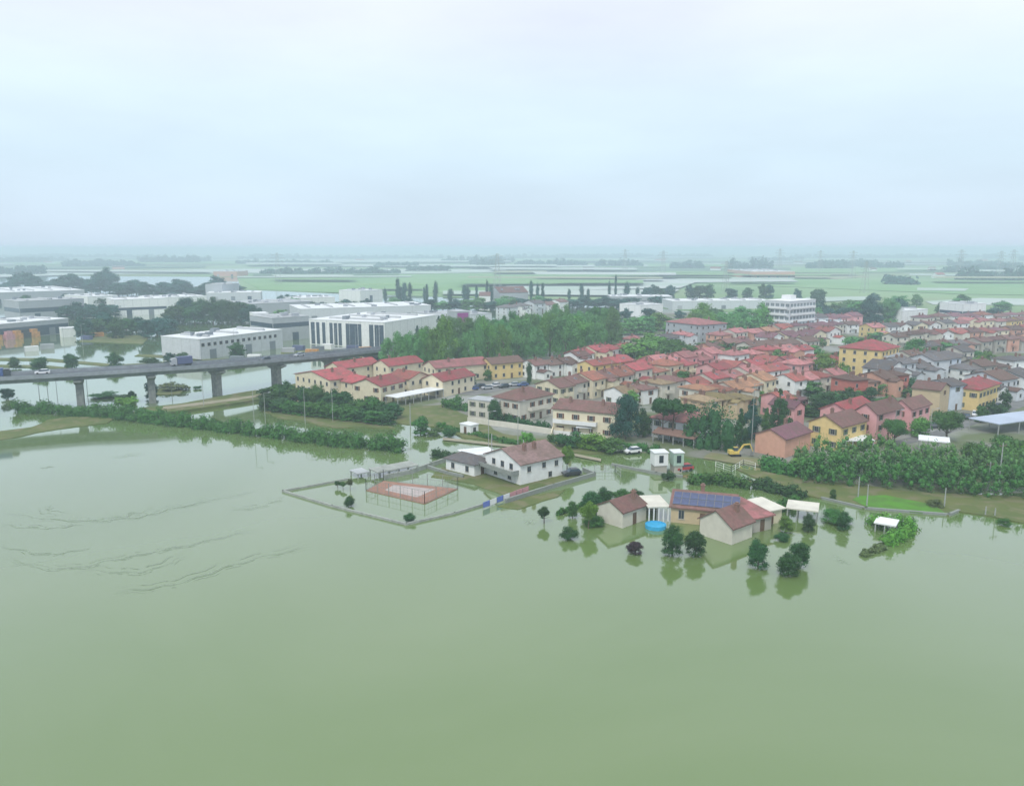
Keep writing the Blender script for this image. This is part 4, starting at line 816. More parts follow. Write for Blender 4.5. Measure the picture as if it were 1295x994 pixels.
ICOF = [(0,1+k,1+(k+1)%5) for k in range(5)] + [(1+k,6+k,1+(k+1)%5) for k in range(5)] + [(1+(k+1)%5,6+k,6+(k+1)%5) for k in range(5)] + [(11,6+(k+1)%5,6+k) for k in range(5)]
def core(mb, c, f, rr, sq=.85):          # inner mass of twigs and leaves
    mb.add([(c[0]+x_*c[3]*f*rr.uniform(.8,1.1), c[1]+y_*c[3]*f*rr.uniform(.8,1.1), c[2]+z_*c[3]*f*sq*rr.uniform(.8,1.1)) for x_, y_, z_ in ICO], ICOF)
CR = {}
def crown_mesh(kind, var, leaf, dens):
    """unit crown: height 1, width 1 (scaled per tree); base of foliage depends on the kind"""
    k = (kind, var, leaf, dens)
    if k in CR: return CR[k]
    rr = random.Random(hash((kind, var)) % 1000 if False else sum(map(ord, kind))*7+var*131+len(leaf)); mb = MB()
    nq, ls = {'hi': (6500, .021), 'mid': (2000, .036), 'lo': (560, .066)}[dens]
    cl = []
    if kind == 'round':
        lean = (rr.uniform(-.06,.06), rr.uniform(-.06,.06))
        for i in range(26):
            d = Vector((rr.gauss(0,1), rr.gauss(0,1), rr.gauss(0,.9))).normalized(); q = rr.uniform(.35,.95); cl.append((d.x*.34*q+lean[0], d.y*.34*q+lean[1], .60+d.z*.29*q, rr.uniform(.09,.17)))
        cl.append((0,0,.58,.25))
    elif kind == 'full':
        for i in range(34):
            d = Vector((rr.gauss(0,1), rr.gauss(0,1), rr.gauss(0,1))).normalized(); q = rr.uniform(.4,.95)
            cl.append((d.x*.36*q, d.y*.36*q, .50+d.z*.37*q, rr.uniform(.09,.16)))
        cl.append((0,0,.48,.30))
        for i in range(8): a_ = i*.8; cl.append((math.cos(a_)*.24, math.sin(a_)*.24, rr.uniform(.1,.2), rr.uniform(.10,.14)))
    elif kind == 'bush':
        for i in range(20):
            a_ = rr.uniform(0,6.28); q = rr.random()**.5*.36; cl.append((math.cos(a_)*q, math.sin(a_)*q, rr.uniform(.1,.78-q*.9), rr.uniform(.13,.22)))
    elif kind == 'poplar':
        for i in range(26):
            z_ = rr.uniform(.05,.95); wd = .5*math.sin(min(1,(1-z_)*2.8+.25)*math.pi/2)*rr.uniform(.7,1.1)*(1 if z_ > .2 else .7); a_ = rr.uniform(0,6.28); q = rr.uniform(0,.5)*wd
            cl.append((math.cos(a_)*q, math.sin(a_)*q, z_, wd*rr.uniform(.4,.62)))
    elif kind == 'conifer':
        for i in range(34):
            z_ = rr.uniform(.06,.96); wd = .46*(1-z_)**.8; a_ = rr.uniform(0,6.28); q = rr.uniform(.2,1)*wd
            cl.append((math.cos(a_)*q, math.sin(a_)*q, z_-.05*q, .05+wd*.28))
    elif kind == 'pine':
        for i in range(24):
            a_ = rr.uniform(0,6.28); q = rr.random()**.5*.42; cl.append((math.cos(a_)*q, math.sin(a_)*q, .82+rr.uniform(-.06,.08)-q*.15, rr.uniform(.08,.12)))
    elif kind == 'willow':
        for i in range(30):
            a_ = rr.uniform(0,6.28); z_ = rr.uniform(.15,.88); wd = .44*math.sin(math.pi*min(1,(z_*.75+.2))); q = rr.random()**.5*wd
            cl.append((math.cos(a_)*q, math.sin(a_)*q, z_, rr.uniform(.08,.16)))
    tot = sum(c[3]**2 for c in cl)
    for c in cl:
        core(mb, c, .5, rr)
        clump(mb, c[:3], c[3], max(6, int(nq*c[3]**2/tot)), ls*(1 if kind not in ('poplar',) else .9), rr, 1.0 if kind in ('poplar','willow') else .8)
    if kind == 'willow':
        for i in range(nq//6):
            a_ = rr.uniform(0,6.28); q = rr.uniform(.2,.46); z_ = rr.uniform(.1,.75); leaf_quad(mb, (math.cos(a_)*q, math.sin(a_)*q, z_), (math.cos(a_),math.sin(a_),0), ls*.8, rr)
    CR[k] = mb.mesh('crown', LEAF[leaf]); return CR[k]
TR = {}
def trunk_mesh(kind, var):
    k = (kind, var)
    if k in TR: return TR[k]
    rr = random.Random(var*17+3); mb = MB(); top = {'full':.5,'round':.55,'bush':.3,'poplar':.9,'conifer':.92,'pine':.8,'willow':.5}[kind]
    r0 = {'full':.03,'round':.035,'bush':.02,'poplar':.05,'conifer':.04,'pine':.03,'willow':.04}[kind]; nseg = 4; prev = Vector((0,0,-.15)); pts_ = [prev]
    for i in range(1, nseg+1):
        q = Vector((rr.uniform(-.02,.02), rr.uniform(-.02,.02), top*i/nseg)); mb.bar(prev, q, r0*(1-.75*(i-1)/nseg), n=7, r2=r0*(1-.75*i/nseg)); prev = q; pts_.append(q)
    if kind in ('round','willow','pine','bush'):
        for i in range(7):
            a_ = i*2.4+rr.uniform(-.3,.3); s0 = pts_[rr.choice((2,3,4))]; ln = rr.uniform(.18,.34)
            e = s0 + Vector((math.cos(a_)*ln, math.sin(a_)*ln, rr.uniform(.06,.2))); mb.bar(s0, e, r0*.4, n=5, r2=r0*.12)
    TR[k] = mb.mesh('trunk', M['bark']); return TR[k]
TN = [0]
NAMES = {'full':'tree','round':'tree','bush':'bush','poplar':'poplar_tree','conifer':'conifer_tree','pine':'umbrella_pine','willow':'willow_tree'}
CATS = {'full':'tree','round':'tree','bush':'bush','poplar':'poplar','conifer':'conifer','pine':'pine','willow':'willow'}
def tree(kind, u, v, hpx, wpx, leaf, label, group=None, dens=None, z=0):
    TN[0] += 1; rr = random.Random(TN[0]*7+1); q = P(u, v); s_ = pxm(u, v); H = hpx/s_; W = wpx/s_; q.z = z
    hp = hpx*.79
    dens = dens or ('hi' if hp > 26 or s_ > 6 else 'mid' if hp > 11 else 'lo')
    root = empty(NAMES[kind], label, CATS[kind], q, rr.uniform(0,6.28), group)
    W *= 1.28 if kind in ('full','bush','round') else 1.0
    root.scale = (W, W*rr.uniform(.88,1.05), H)
    link('crown', crown_mesh(kind, TN[0] % 5, leaf, dens), root); link('trunk', trunk_mesh(kind, TN[0] % 5), root)
    return root
def trees(kind, lst, leaf, phrase, group, what, jitter=.12):
    lst = sorted(lst)
    for i, (u, v, h, w_) in enumerate(lst):
        if kind == 'full' and len(lst) > 4: w_ *= 1.3
        rr = random.Random(int(u*3+v)); lf = leaf if isinstance(leaf, str) else leaf[rr.randrange(len(leaf))]
        tree(kind, u, v, h*rr.uniform(1-jitter,1+jitter), w_*rr.uniform(1-jitter,1+jitter), lf, f'{what}, {ORD[i]} from left {phrase}', group)
def hedge(name, label, px, width, height, leaf, seed, cat='hedge', s=.28, dens=14, wob=.35, kind=None, z=0, sprigs=0):
    rr = random.Random(seed); mb = MB(); pp = [P(*q) for q in px]; c = pp[0]
    for a_, b_ in zip(pp, pp[1:]):
        L = (b_-a_).length; d = (b_-a_)/L; nn = Vector((-d.y, d.x, 0)); n_ = max(2, int(L/(width*.36)))
        for k in range(n_):
            q = a_ + d*(L*(k+rr.random())/n_) - c; hh = height*rr.uniform(1-wob,1+wob); wd = width*rr.uniform(.8,1.15)
            for j in range(2):
                off = nn*rr.uniform(-.28,.28)*width; rad = wd*.42
                zz = hh*(rr.uniform(.02,.2) if j else rr.uniform(.38,.6)); vq = hh/width*1.0
                core(mb, (q.x+off.x, q.y+off.y, zz, rad), .66, rr, vq); clump(mb, (q.x+off.x, q.y+off.y, zz), rad, int(dens*rad*rad*4/(s*s*10))+10, s, rr, vq)
    o = link(name, mb.mesh(name, LEAF[leaf]), None, (c.x, c.y, z))
    if kind: o['kind'] = kind; o['label'] = label
    else: tag(o, label, cat)
    return o

# hedge along the drowned levee, thicket on the right bank, small hedges
hedge('hedge', 'long dark green hedge running across the water below the viaduct', [(22,521),(60,522),(140,528),(220,537),(330,551),(420,562),(512,572)], 4.6, 3.7, 'mid', 1, s=.27, dens=10)
hedge('hedge', 'dark clipped hedge between the long hedge end and the villa annex', [(545,578),(580,580),(612,583)], 3.0, 1.8, 'dark', 2, s=.28, dens=9)
def thicket(label, px, width, h, leaves, seed):
    rr = random.Random(seed); mb = MB(); pp = [P(*q) for q in px]; c = pp[0]; ph = [rr.uniform(0,6.28) for _ in range(4)]; run = 0
    for a_, b_ in zip(pp, pp[1:]):
        L = (b_-a_).length; d = (b_-a_)/L; nn = Vector((-d.y, d.x, 0))
        for k in range(int(L*11)):
            t_ = rr.random()*L; x_ = run + t_; prof = h*(.82+.10*math.sin(x_*.21+ph[0])+.08*math.sin(x_*.53+ph[1])+.07*math.sin(x_*1.1+ph[2])); o_ = rr.uniform(-.5,.5)
            z_ = prof*(1-2.2*o_*o_)*rr.uniform(.06,1)**.6*.93; q = a_+d*t_+nn*o_*width-c; r_ = rr.uniform(.5,1.05)
            core(mb, (q.x, q.y, z_, r_), .6, rr, 1.3)
            for _ in range(26):
                dd = Vector((rr.gauss(0,1), rr.gauss(0,1), rr.gauss(0,1))).normalized()
                leaf_quad(mb, (q.x+dd.x*r_, q.y+dd.y*r_, z_+dd.z*r_*1.6), dd, .2, rr, rr.choice((0,0,0,1)) if z_ < h*.5 else rr.choice((0,1,1)))
            if rr.random() < .3 and z_ > prof*.7: mb.bar((q.x,q.y,z_), (q.x+rr.uniform(-.5,.5), q.y, z_+rr.uniform(1.5,2.6)), .06, n=3, r2=.02, m=1)
        run += L
    o = link('thicket', mb.mesh('thicket', [LEAF[l] for l in leaves]), None, (c.x, c.y, 0)); return tag(o, label, 'thicket')
thicket('tall tangled green thicket along the right bank, front belt of scrub and reeds', [(1012,606),(1060,609),(1130,614),(1200,620),(1310,628)], 8, 8.6, ('mid','reed'), 5)
thicket('taller rear belt of pale reeds and scrub behind the right bank thicket', [(1008,598),(1080,601),(1150,605),(1230,609),(1320,613)], 8, 10.5, ('reed','light'), 6)
hedge('hedge', 'dark green screen of tall trees clipped together left of the conifers', [(868,563),(927,572)], 6, 13.5, 'dark', 9, s=.3, dens=11, wob=.08)
hedge('hedge', 'curved bright green hedge around the white sheet roof shelter', [(1100,664),(1125,662),(1145,665),(1153,672),(1140,682),(1120,690)], 2.6, 2.3, 'bright', 10, s=.22, dens=9)
hedge('hedge', 'half drowned thin hedge tail reaching into the open water', [(1116,693),(1104,698),(1090,704)], 1.5, .9, 'olive', 11, s=.2)
hedge('hedge', 'dark hedge line along the drowned lane above the solar farmhouse', [(872,611),(910,613),(950,618)], 2.6, 2.4, 'mid', 12, s=.28)
hedge('hedge', 'low dark hedge right of the lane leading to the right bank', [(956,618),(1000,626),(1015,628)], 3.4, 2.2, 'dark', 13, s=.3)
hedge('hedge', 'low green hedge under the pale two storey block', [(636,532),(665,541),(697,545)], 1.8, 2.2, 'dark', 14, s=.25)
hedge('hedge', 'low hedge on the olive bank right of the rounded shrubs', [(770,566),(800,570),(830,573)], 3.0, 1.8, 'mid', 15, s=.3)
hedge('hedge', 'garden hedge between the cream terraces and the flat wing', [(562,515),(590,520)], 4, 3.5, 'mid', 16, s=.35)
hedge('hedge', 'dark scrub line at the water edge left of the garden wall', [(555,540),(590,548),(640,560),(690,566)], 2.2, 1.2, 'mid', 17, s=.25)
hedge('hedge', 'flooded scrub line left of the farm trees', [(705,651),(725,644),(742,640)], 1.2, 1.0, 'mid', 18, s=.2)
hedge('hedge', 'hedge clump below the open sided shed', [(985,648),(1000,640),(1012,638)], 2.2, 1.8, 'mid', 19, s=.22)
hedge('hedge', 'green bank hedge beyond the excavator mud at the thicket end', [(960,590),(990,598),(1010,603)], 4, 3, 'mid', 20, s=.32)

# farm and foreground trees
FT = [('full',803,700,17,21,'plum','low dark purple bush half drowned in front of the farm'),('round',688,662,21,18,'dark','small round tree farthest left of the farm'),
 ('bush',719,682,20,20,'dark','round dark shrub in the water lower left of the farm'),('round',744,668,36,25,'bright','light green tree left of the small stone farm building'),
 ('full',850,702,38,29,'dark','dense round tree, left one of two before the stone gabled farmhouse'),('full',879,702,34,30,'dark','dense round tree, right one of two before the stone gabled farmhouse'),
 ('full',959,718,38,29,'dark','dark round tree in water right of the stone gabled farmhouse'),('full',1010,717,38,28,'dark','rear tree of the leaning pair farthest into the open water'),
 ('full',997,727,32,30,'dark','front tree of the leaning pair farthest into the open water'),('full',1022,672,22,18,'dark','dark tree before the open sided shed'),
 ('full',994,672,20,22,'light','pale green tree left of the open sided shed'),('full',1066,670,24,19,'dark','dark round tree right of the open sided shed'),
 ('bush',1055,660,18,34,'mid','broad bush behind the right corner of the open sided shed'),('bush',989,684,13,16,'dark','small dark bush between farmhouse and open water trees'),
 ('full',724,655,22,14,'mid','slim small tree left of the light green farm tree'),('full',748,652,34,30,'dark','dark tree left behind the small stone farm building'),
 ('full',766,645,30,26,'dark','second dark tree behind the small stone farm building'),('full',785,640,27,24,'mid','green tree above the small farm building roof'),
 ('full',803,638,24,22,'dark','tree right behind the small farm building roof'),('bush',752,664,14,24,'mid','bush under the dark farm tree'),
 ('bush',441,641,16,13,'dark','dark shrub in the walled plot left of the sports court'),('bush',519,659,13,14,'dark','single dark shrub below the sports court'),
 ('round',427,617,10,9,'dark','leftmost tiny clipped tree left of the sports court'),('round',434,619,11,9,'mid','middle tiny clipped tree left of the sports court'),('round',443,620,17,9,'olive','taller thin tree left of the sports court'),
 ('round',717,598,38,19,'bright','bright green slim tree at the right corner of the white villa'),('full',667,571,28,20,'bright','bright green round tree behind the villa roof'),
 ('bush',722,565,27,36,'dark','dark rounded shrub, left of the big garden group'),('bush',748,568,28,40,'bright','bright rounded shrub in the middle of the big garden group'),('bush',772,570,22,36,'mid','green rounded shrub, right of the big garden group'),
 ('full',532,550,26,24,'mid','bushy tree on the olive bank left'),('bush',569,553,17,17,'dark','ball shaped shrub at the water by the garden wall'),('bush',545,549,10,26,'mid','low bush beside the olive bank tree'),
 ('full',626,536,36,20,'dark','dark tree before the pale flat roofed wing'),('full',697,560,12,12,'mid','small bush at the cream garden wall'),
 ('bush',1183,641,12,20,'olive','olive bush on the bright grass strip'),('bush',1270,664,11,14,'mid','small shrub in water near the right edge'),('bush',1131,676,10,14,'bright','small shrub inside the curved hedge'),
 ('full',1053,632,16,10,'mid','slim small tree at the end of the right bank lane'),('bush',845,607,14,16,'dark','bush before the green storage cabin'),('bush',922,613,14,14,'mid','bush above the solar farmhouse'),('bush',968,613,14,18,'dark','bush at the lane below the mud flat'),('bush',888,608,12,26,'mid','low bush left above the solar farmhouse'),
 ('full',158,522,24,30,'bright','bright green bush tree standing up behind the long hedge'),('bush',186,528,12,26,'mid','low bush right of the bright hedge tree'),('full',167,507,15,11,'dark','small dark tree in the flood under the viaduct'),
 ('bush',130,502,8,30,'dark','dark low scrub in the flood left of the viaduct pier'),('bush',155,504,6,26,'dark','thin low scrub in the flood behind the bright hedge tree'),('bush',218,493,12,36,'olive','olive bush on the small island under the viaduct'),('full',192,505,26,18,'blue','grey green tree hugging the second viaduct pier'),
 ('bush',250,492,5,10,'dark','tiny floating shrub right of the viaduct island'),('full',270,537,10,8,'mid','tiny sapling above the long hedge'),('full',10,505,18,18,'blue','grey tree at the left edge under the viaduct'),
 ('willow',790,556,56,50,'blue','large blue green cedar at the garden end'),('full',813,552,38,26,'dark','dark tree right beside the blue green cedar'),
 ('pine',851,560,58,56,'dark','umbrella pine over the red roofed house'),('pine',838,558,54,42,'dark','second umbrella pine left over the red roofed house'),
 ('conifer',984,552,60,40,'dark','tall dark conifer in front of the pink pair'),('conifer',950,556,52,34,'blue','blue green conifer left of the tall dark one'),('conifer',936,566,48,26,'dark','narrow conifer by the cypress screen'),('conifer',968,560,44,28,'mid','green conifer between the two tall ones'),
 ('full',1040,528,38,48,'dark','big dark round tree left of the pink houses'),('full',1042,478,34,34,'bright','bright green round tree left of the yellow apartment house'),('full',1155,462,38,36,'mid','green tree right of the yellow apartment house'),
 ('full',1270,518,28,16,'dark','dark round tree beside the golden yellow house'),('round',1131,566,42,34,'mid','leafy roadside tree left of the white glimpse'),('round',1196,560,44,40,'mid','leafy roadside tree right of the tan house front'),('full',1163,553,30,28,'light','pale leafy tree between the roadside trees'),
 ('full',1268,585,38,46,'mid','broad green tree behind the right end thicket'),('full',1292,592,40,40,'mid','green tree at the right edge behind the thicket'),('full',1236,590,32,44,'mid','low broad tree left of the right edge trees'),('bush',1289,610,24,40,'bright','bright bushy mass at the right edge'),
 ('full',1012,600,26,30,'light','light bushy tree at the left end of the thicket'),('full',595,488,22,18,'blue','blue grey tree right of the cream terraces'),('poplar',669,487,28,11,'dark','narrow dark cypress between yellow house and white terrace'),('full',617,482,16,12,'mid','small tree left of the yellow house'),
 ('full',813,466,18,18,'bright','small bright tree in the crimson row'),('full',905,450,24,50,'mid','dark green tree mass left of the town centre roofs'),('full',850,462,36,62,'mid','big park tree right of the willow wood'),('full',808,456,30,52,'light','light park tree beside the willow wood'),('full',832,450,26,40,'light','pale park tree behind the big one'),
 ('full',945,460,22,60,'mid','wide low green tree above the crimson roofs'),('full',1000,485,16,36,'mid','small tree in the red roofs'),('full',960,510,18,18,'light','light small tree before the crimson row'),('full',1075,515,26,34,'dark','dark tree below the plum roofs'),('full',1120,520,22,26,'mid','tree between plum roofs and tan house'),
 ('full',1195,402,22,26,'dark','big dark tree left of the white office cube'),('full',1100,445,24,30,'mid','tree behind the crimson hipped roof'),('full',1025,500,20,40,'mid','trees in the courts left of the red row'),('full',1205,500,14,20,'mid','small tree below the tall grey row'),('full',1232,455,14,26,'mid','small tree among the right hand roofs'),('full',1280,472,14,20,'mid','small tree near the right edge among grey roofs')]
for (k, u, v, h, w_, lf, lab) in FT: tree(k, u, v, h*(1.14 if v > 640 else 1.04), w_, lf, lab)
trees('full', [(u, 500+(u-335)*.16+4, 21+(i%3)*5, 21) for i, u in enumerate(range(340, 500, 12))], ['dark','mid'], 'before the cream terraces', 'hedge trees before the cream terraces', 'dark bushy hedge tree', .15)
trees('full', [(338+i*15, 519+i*1.8, 21, 24) for i in range(11)], ['dark','mid'], 'of the low bushy row before the cream terraces', 'low bushy row before the cream terraces', 'dark green bushy tree', .15)
# willow wood
ww1 = [(500+i*19.5, 472-(i*2.1)+(4 if i%2 else 0), 48+(i%4)*5, 34) for i in range(15)]
ww2 = [(520+i*19, 458-(i*1.6)+(i%3)*2, 46+(i%3)*6, 34) for i in range(14)]
ww3 = [(610+i*18, 440-(i*1.0), 36+(i%3)*4, 32) for i in range(10)]
trees('willow', ww1, ['willow','light','willow'], 'of the front line of the willow wood', 'front line of the willow wood', 'tall soft green willow', .26)
trees('willow', ww2, ['willow','light','willow'], 'of the second line of the willow wood', 'second line of the willow wood', 'tall soft green willow', .26)
trees('willow', ww3, ['willow','mid'], 'of the rear line of the willow wood', 'rear line of the willow wood', 'soft green willow', .14)
trees('full', [(440+i*14, 462+(i%2)*2, 14, 20) for i in range(8)], ['blue','dark'], 'of the dark scrub at the viaduct end', 'dark scrub trees at the viaduct end', 'low dark tree', .2)
# park and back trees in town
trees('full', [(800+i*17, 424-(i%3)*3, 22, 28) for i in range(10)], ['willow','light'], 'of the green belt above the town roofs', 'green belt above the town roofs', 'green tree', .2)
trees('full', [(872+i*13, 428-(i%2)*7, 34+(i%3)*4, 26) for i in range(8)], ['willow','light'], 'of the group left of the white apartments', 'tall green group left of the white apartment block', 'light green tree', .15)
trees('full', [(1076+i*12, 410-(i%2)*4, 30+(i%3)*5, 22) for i in range(6)], ['blue','willow'], 'of the group right of the white apartments', 'tall hazy group right of the apartment block', 'tall hazy tree', .15)
trees('full', [(1030+i*9, 404-(i%2)*3, 20, 16) for i in range(5)], ['blue','willow'], 'of those touching the white apartments', 'small group just right of the apartment block', 'hazy green tree', .15)
rr = random.Random(5)
trees('full', [(rr.uniform(815,1290), rr.uniform(418,500), rr.uniform(9,15), rr.uniform(9,18)) for i in range(34)], ['mid','willow','dark'], 'among those scattered through the town', 'small garden trees scattered through the town', 'small garden tree', .2)
trees('full', [(rr.uniform(700,1280), rr.uniform(450,530), rr.uniform(14,22), rr.uniform(11,18)) for i in range(30)], ['dark','mid','willow'], 'among the darker ones between the houses', 'darker garden trees between the houses', 'dense garden tree', .2)
trees('full', [(rr.uniform(790,1250), rr.uniform(440,535), rr.uniform(16,28), rr.uniform(14,26)) for i in range(34)], ['mid','willow','light'], 'among the larger ones scattered through town', 'larger garden trees scattered through the town', 'leafy garden tree', .2)
# poplar lines
pop = [487,503,507,512,519,537,540,551,570,588,592,603,616,621]
trees('poplar', [(u, 383, 17+(i*7%11), 7+(i*5%6)) for i, u in enumerate(pop)], 'blue', 'before the pale flooded field', 'slim poplars before the flooded field', 'slim dark poplar', .2)
trees('poplar', [(672,383,26,9),(680,383,22,7),(686,383,24,8),(720,382,14,8),(735,382,24,10),(744,382,18,7),(770,380,24,7),(778,380,30,6),(792,380,20,14),(806,380,16,8)], 'blue', 'right of the brown roofed farm shed', 'poplars right of the farm shed', 'dark poplar', .1)
trees('full', [(819+i*9, 379, 20, 14) for i in range(4)]+[(873,378,18,12),(885,378,20,15),(895,378,20,15),(925,378,18,13),(945,378,16,13),(965,378,20,12),(972,378,20,12),(1008,384,22,10),(1030,384,22,10),(1037,384,24,12)], ['blue','dark'], 'of the dark trees along the pale flooded field', 'dark trees along the pale flooded field', 'rounded dark tree', .1)
trees('full', [(500+i*15, 392, 15, 20) for i in range(10)], ['blue','willow'], 'of the low trees below the poplars', 'low trees below the poplars', 'low hazy tree', .2)
trees('full', [(640+i*14, 389-(i%2), 14, 20) for i in range(12)], ['blue','willow'], 'of the low trees behind the willow wood', 'low trees behind the willow wood', 'low hazy tree', .2)
# estate trees
trees('full', [(20,466,18,14),(50,470,24,18),(91,466,22,15),(146,465,20,18),(190,464,14,22),(215,462,18,16),(230,457,14,14),(300,453,22,16),(492,447,16,14)], ['dark','mid','blue'], 'in the flood beyond the viaduct', 'trees in the flood beyond the viaduct', 'round tree standing in water', .1)
trees('full', [(85+i*11, 404-(i%2)*3, 20, 22) for i in range(6)], ['blue'], 'behind the far left warehouse', 'dark group behind the far left warehouse', 'hazy dark tree', .15)
trees('full', [(108+i*13, 428-(i%3)*4, 26, 22) for i in range(9)], ['blue','dark'], 'of the dark grove left of the long factory', 'dark grove left of the long factory', 'dark tree', .2)
trees('full', [(222+i*12, 410-(i%2)*4, 32, 24) for i in range(9)], ['blue','dark'], 'of the dark grove behind the long factory', 'dark grove behind the long factory', 'dark tree', .15)
trees('full', [(395+i*11, 396-(i%2)*2, 14, 18) for i in range(6)], ['blue','dark'], 'left of the bright white hall', 'trees left of the bright white hall', 'dark tree', .15)
trees('conifer', [(555,432,34,14),(565,440,22,16),(528,436,24,14)], ['blue'], 'beside the strip windowed office', 'dark trees beside the strip windowed office', 'dark pointed tree', .1)
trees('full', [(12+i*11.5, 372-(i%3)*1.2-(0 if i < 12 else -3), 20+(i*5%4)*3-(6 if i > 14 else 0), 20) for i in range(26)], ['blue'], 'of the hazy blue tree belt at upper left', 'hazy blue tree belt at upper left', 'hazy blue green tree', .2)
trees('full', [(518+i*8, 343.5, 9, 9) for i in range(7)], ['blue'], 'of the faint clump in the middle fields', 'faint clump in the middle fields', 'faint hazy tree', .2)
# far tree lines that read as one mass
for k, (pp, hh) in enumerate([([(30,330.5),(85,330.5)],13),([(300,334),(420,334)],10),([(330,347.5),(500,346.5)],9),([(560,332),(650,332)],15),([(680,337),(720,337)],15),([(755,338),(810,338)],15),([(850,339.5),(890,339.5)],15),([(925,341),(975,341)],18),([(1040,338),(1110,337)],14),([(1210,354),(1295,355)],15),([(1215,340),(1300,340)],10),([(-100,326),(200,326)],12),([(640,327),(900,326)],14),([(1000,327),(1400,326)],14),([(300,328),(560,327)],12),([(80,338),(180,337)],10),([(1120,360),(1160,361)],9)]):
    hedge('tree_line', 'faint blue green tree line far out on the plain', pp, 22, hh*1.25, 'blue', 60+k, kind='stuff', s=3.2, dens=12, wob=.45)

rp = random.Random(99)
for k in range(46):
    u0 = rp.uniform(-200,1350); v0 = 318+rp.random()**1.5*46; L_ = rp.uniform(50,260); hh_ = (v0-314)*rp.uniform(.03,.10); sl_ = rp.uniform(-.006,.006)*L_
    if v0 > 350 and u0 < 330: continue
    px_sheet('field', [(u0,v0),(u0+L_,v0+sl_),(u0+L_,v0+sl_-hh_),(u0+rp.uniform(-8,8),v0-hh_)], 4.2+k*.12, MATS[rp.choice(('field_pale','field_pale','field_bright','field_bright','field_tan'))], skirt=.2)
for k in range(30):
    u0 = rp.uniform(-50,1300); v0 = 320+rp.random()**1.3*30; L_ = rp.uniform(12,90)
    if v0 > 348 and u0 < 330: continue
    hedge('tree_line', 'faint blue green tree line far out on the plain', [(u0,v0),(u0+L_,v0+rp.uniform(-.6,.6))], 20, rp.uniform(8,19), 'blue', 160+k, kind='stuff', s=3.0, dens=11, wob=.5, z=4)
# trees and stored goods among the estate halls
trees('full', [(rp.uniform(330,560), rp.uniform(386,404), rp.uniform(9,15), rp.uniform(9,18)) for i in range(16)], ['blue','willow'], 'among those scattered behind the strip windowed office', 'trees scattered behind the strip windowed office', 'small hazy tree', .1)
trees('full', [(rp.uniform(10,330), rp.uniform(378,396), rp.uniform(9,14), rp.uniform(9,18)) for i in range(16)], ['blue','dark'], 'among those scattered behind the far left halls', 'trees scattered behind the far left halls', 'small hazy tree', .1)
trees('full', [(rp.uniform(780,1290), rp.uniform(386,412), rp.uniform(10,20), rp.uniform(12,22)) for i in range(26)], ['willow','mid','blue'], 'among those along the far town edge', 'trees along the far town edge', 'hazy green tree', .1)
CB = {}
for i, (u, v) in enumerate(sorted([(365,446),(378,443),(402,444),(415,441),(430,446),(446,443),(462,445),(300,457),(322,455),(110,430),(124,426),(60,441),(40,444),(520,447),(395,448)])):
    q = P(u, v); ms = ('white','greyroof','truckbox','orange','rail')[i%5]; root = empty('container', f'{("white","pale grey","dark blue","orange","grey")[i%5]} container, {ORD[i]} from left standing in the flooded estate yards', 'container', q, rp.uniform(-.5,.8), 'containers in the flooded estate yards')
    if ms not in CB:
        mb = MB(); mb.box(-3,3,-1.2,1.2,-.3,2.4); [mb.box(x_*.5-.05,x_*.5+.05,-1.25,-1.201,-.3,2.3) for x_ in range(-5,6)]; b0_ = mb.mesh('shell', M[ms]); mb = MB(); mb.box(-3.05,-3.003,-1.1,1.1,-.2,2.3); CB[ms] = (b0_, mb.mesh('door', M['greyroof']))
    link('shell', CB[ms][0], root); link('door', CB[ms][1], root)

# far farm buildings
rr = random.Random(21)
for i, (u, v) in enumerate([(60,334),(150,341),(245,331),(455,331),(560,341),(700,333),(745,343),(835,331),(905,343),(1010,334),(1105,344),(1150,333),(1190,352),(1245,331),(1180,343)]):
    q = P(u, v); s_ = pxm(u, v); root = empty('farm_building', f'tiny pale farm building, {ORD[i]} from left scattered over the distant plain' , 'farm building', q, rr.uniform(-.3,.6), 'distant farm buildings')
    W = rr.uniform(7,14)/s_; add_walls(root, 0, 6, -1, W, 12, 6, 'gable', 3, WALL[rr.choice(('white','pale','lightgrey','salmon'))]); add_roof(root, 0, 6, 6, W, 12, 'gable', 3, ROOF[rr.choice(('red','brown','grey'))])

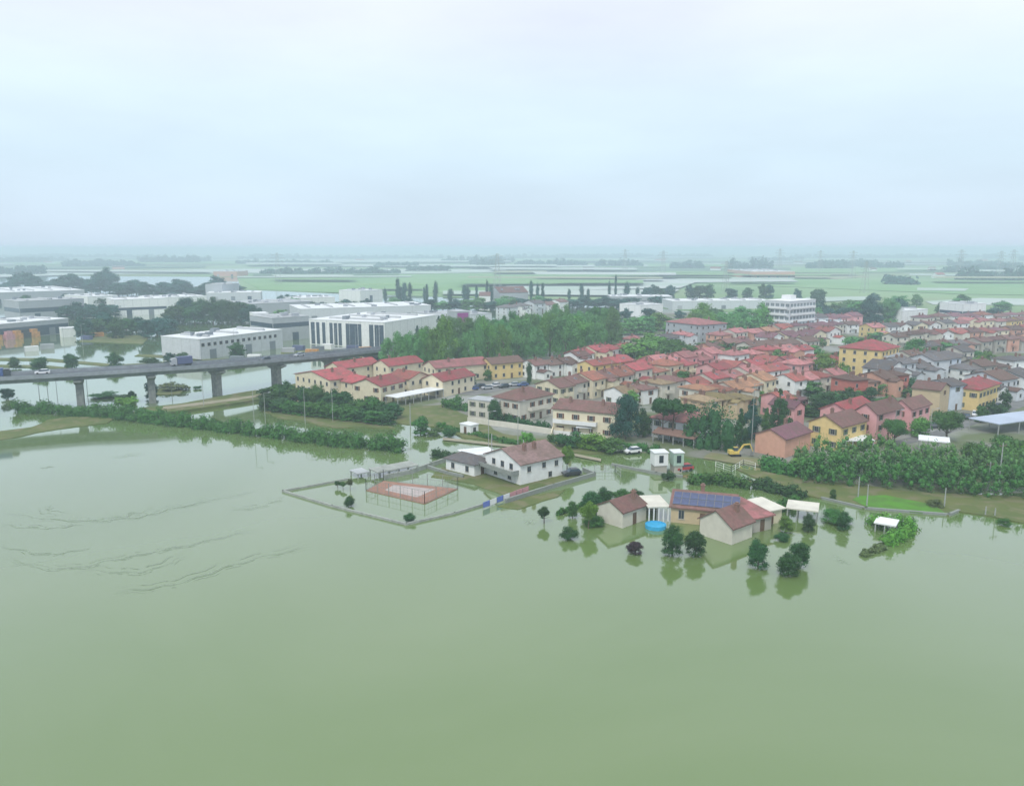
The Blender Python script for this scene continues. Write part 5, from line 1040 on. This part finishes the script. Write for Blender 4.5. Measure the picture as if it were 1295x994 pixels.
# ------------------------------------------------------------------ streaks of floating debris on the open water
def streak(px, wd, seed):
    rr = random.Random(seed); mb = MB(); pp = [P(*q, .012+.001*(seed%7)) for q in px]; pp = [pp[0]*2-pp[1]] + pp + [pp[-1]*2-pp[-2]]; line = []
    for i in range(1, len(pp)-2):
        for k in range(14): line.append(cr_(pp[i-1], pp[i], pp[i+1], pp[i+2], k/14))
    for lane in range(5):
        on = True; off = rr.uniform(-1.6,1.6)*(lane > 0)
        for i in range(len(line)-1):
            if rr.random() < .3: on = not on
            if not on and lane: continue
            a_, b_ = line[i], line[i+1]; d = (b_-a_).normalized(); nn = Vector((-d.y, d.x, 0)); f = math.sin(math.pi*(i+.5)/len(line))
            h0, h1 = [wd*(.25+.5*math.sin(q*1.7+seed)**2)*f*(.34 if lane else .45) for q in (i, i+1)]
            o0, o1 = [nn*(off+.35*math.sin(q*.9+seed*2)) for q in (i, i+1)]
            zz = Vector((0, 0, .0001*i + .006*lane)); mb.add([a_+o0-nn*h0+zz, b_+o1-nn*h1+zz, b_+o1+nn*h1+zz, a_+o0+nn*h0+zz], [(0,1,2,3)])
    o = link('floating_debris', mb.mesh('floating_debris', M['debris'])); o['kind'] = 'stuff'; o['label'] = 'thin streak of floating debris curling over the brown water'
ST = [([(75,654),(120,660),(165,652),(200,640)],.35),([(75,640),(60,645),(90,648)],.3),([(0,648),(90,658),(170,654),(230,640),(340,618)],.3),([(0,705),(80,718),(160,704),(250,686),(330,668)],.3),([(0,690),(60,700),(120,692)],.25),([(140,748),(220,738),(300,712),(400,688)],.35),
      ([(50,592),(70,590)],.4),([(140,578),(185,573)],.3),([(290,645),(330,640),(360,628)],.3),([(0,664),(60,668),(110,662)],.3),([(1055,708),(1068,707)],.5),([(660,660),(676,658)],.5),([(100,720),(180,722),(240,700)],.3)]
for i, (pp, wd) in enumerate(ST): streak(pp, wd*1.5, i)

# ------------------------------------------------------------------ the air
hz = bpy.data.materials.new('haze_air'); hz.use_nodes = True; t = hz.node_tree; t.nodes.clear()
ho = t.nodes.new('ShaderNodeOutputMaterial'); pv = t.nodes.new('ShaderNodeVolumePrincipled'); pv.inputs['Color'].default_value = (.74,.88,1.0,1); pv.inputs['Density'].default_value = HAZE_DENSITY; pv.inputs['Anisotropy'].default_value = .2
t.links.new(pv.outputs[0], ho.inputs['Volume'])
mb = MB(); mb.box(-G-50, G+50, -450, G+50, -2.5, 56); link('haze', mb.mesh('haze', hz), kind='stuff')
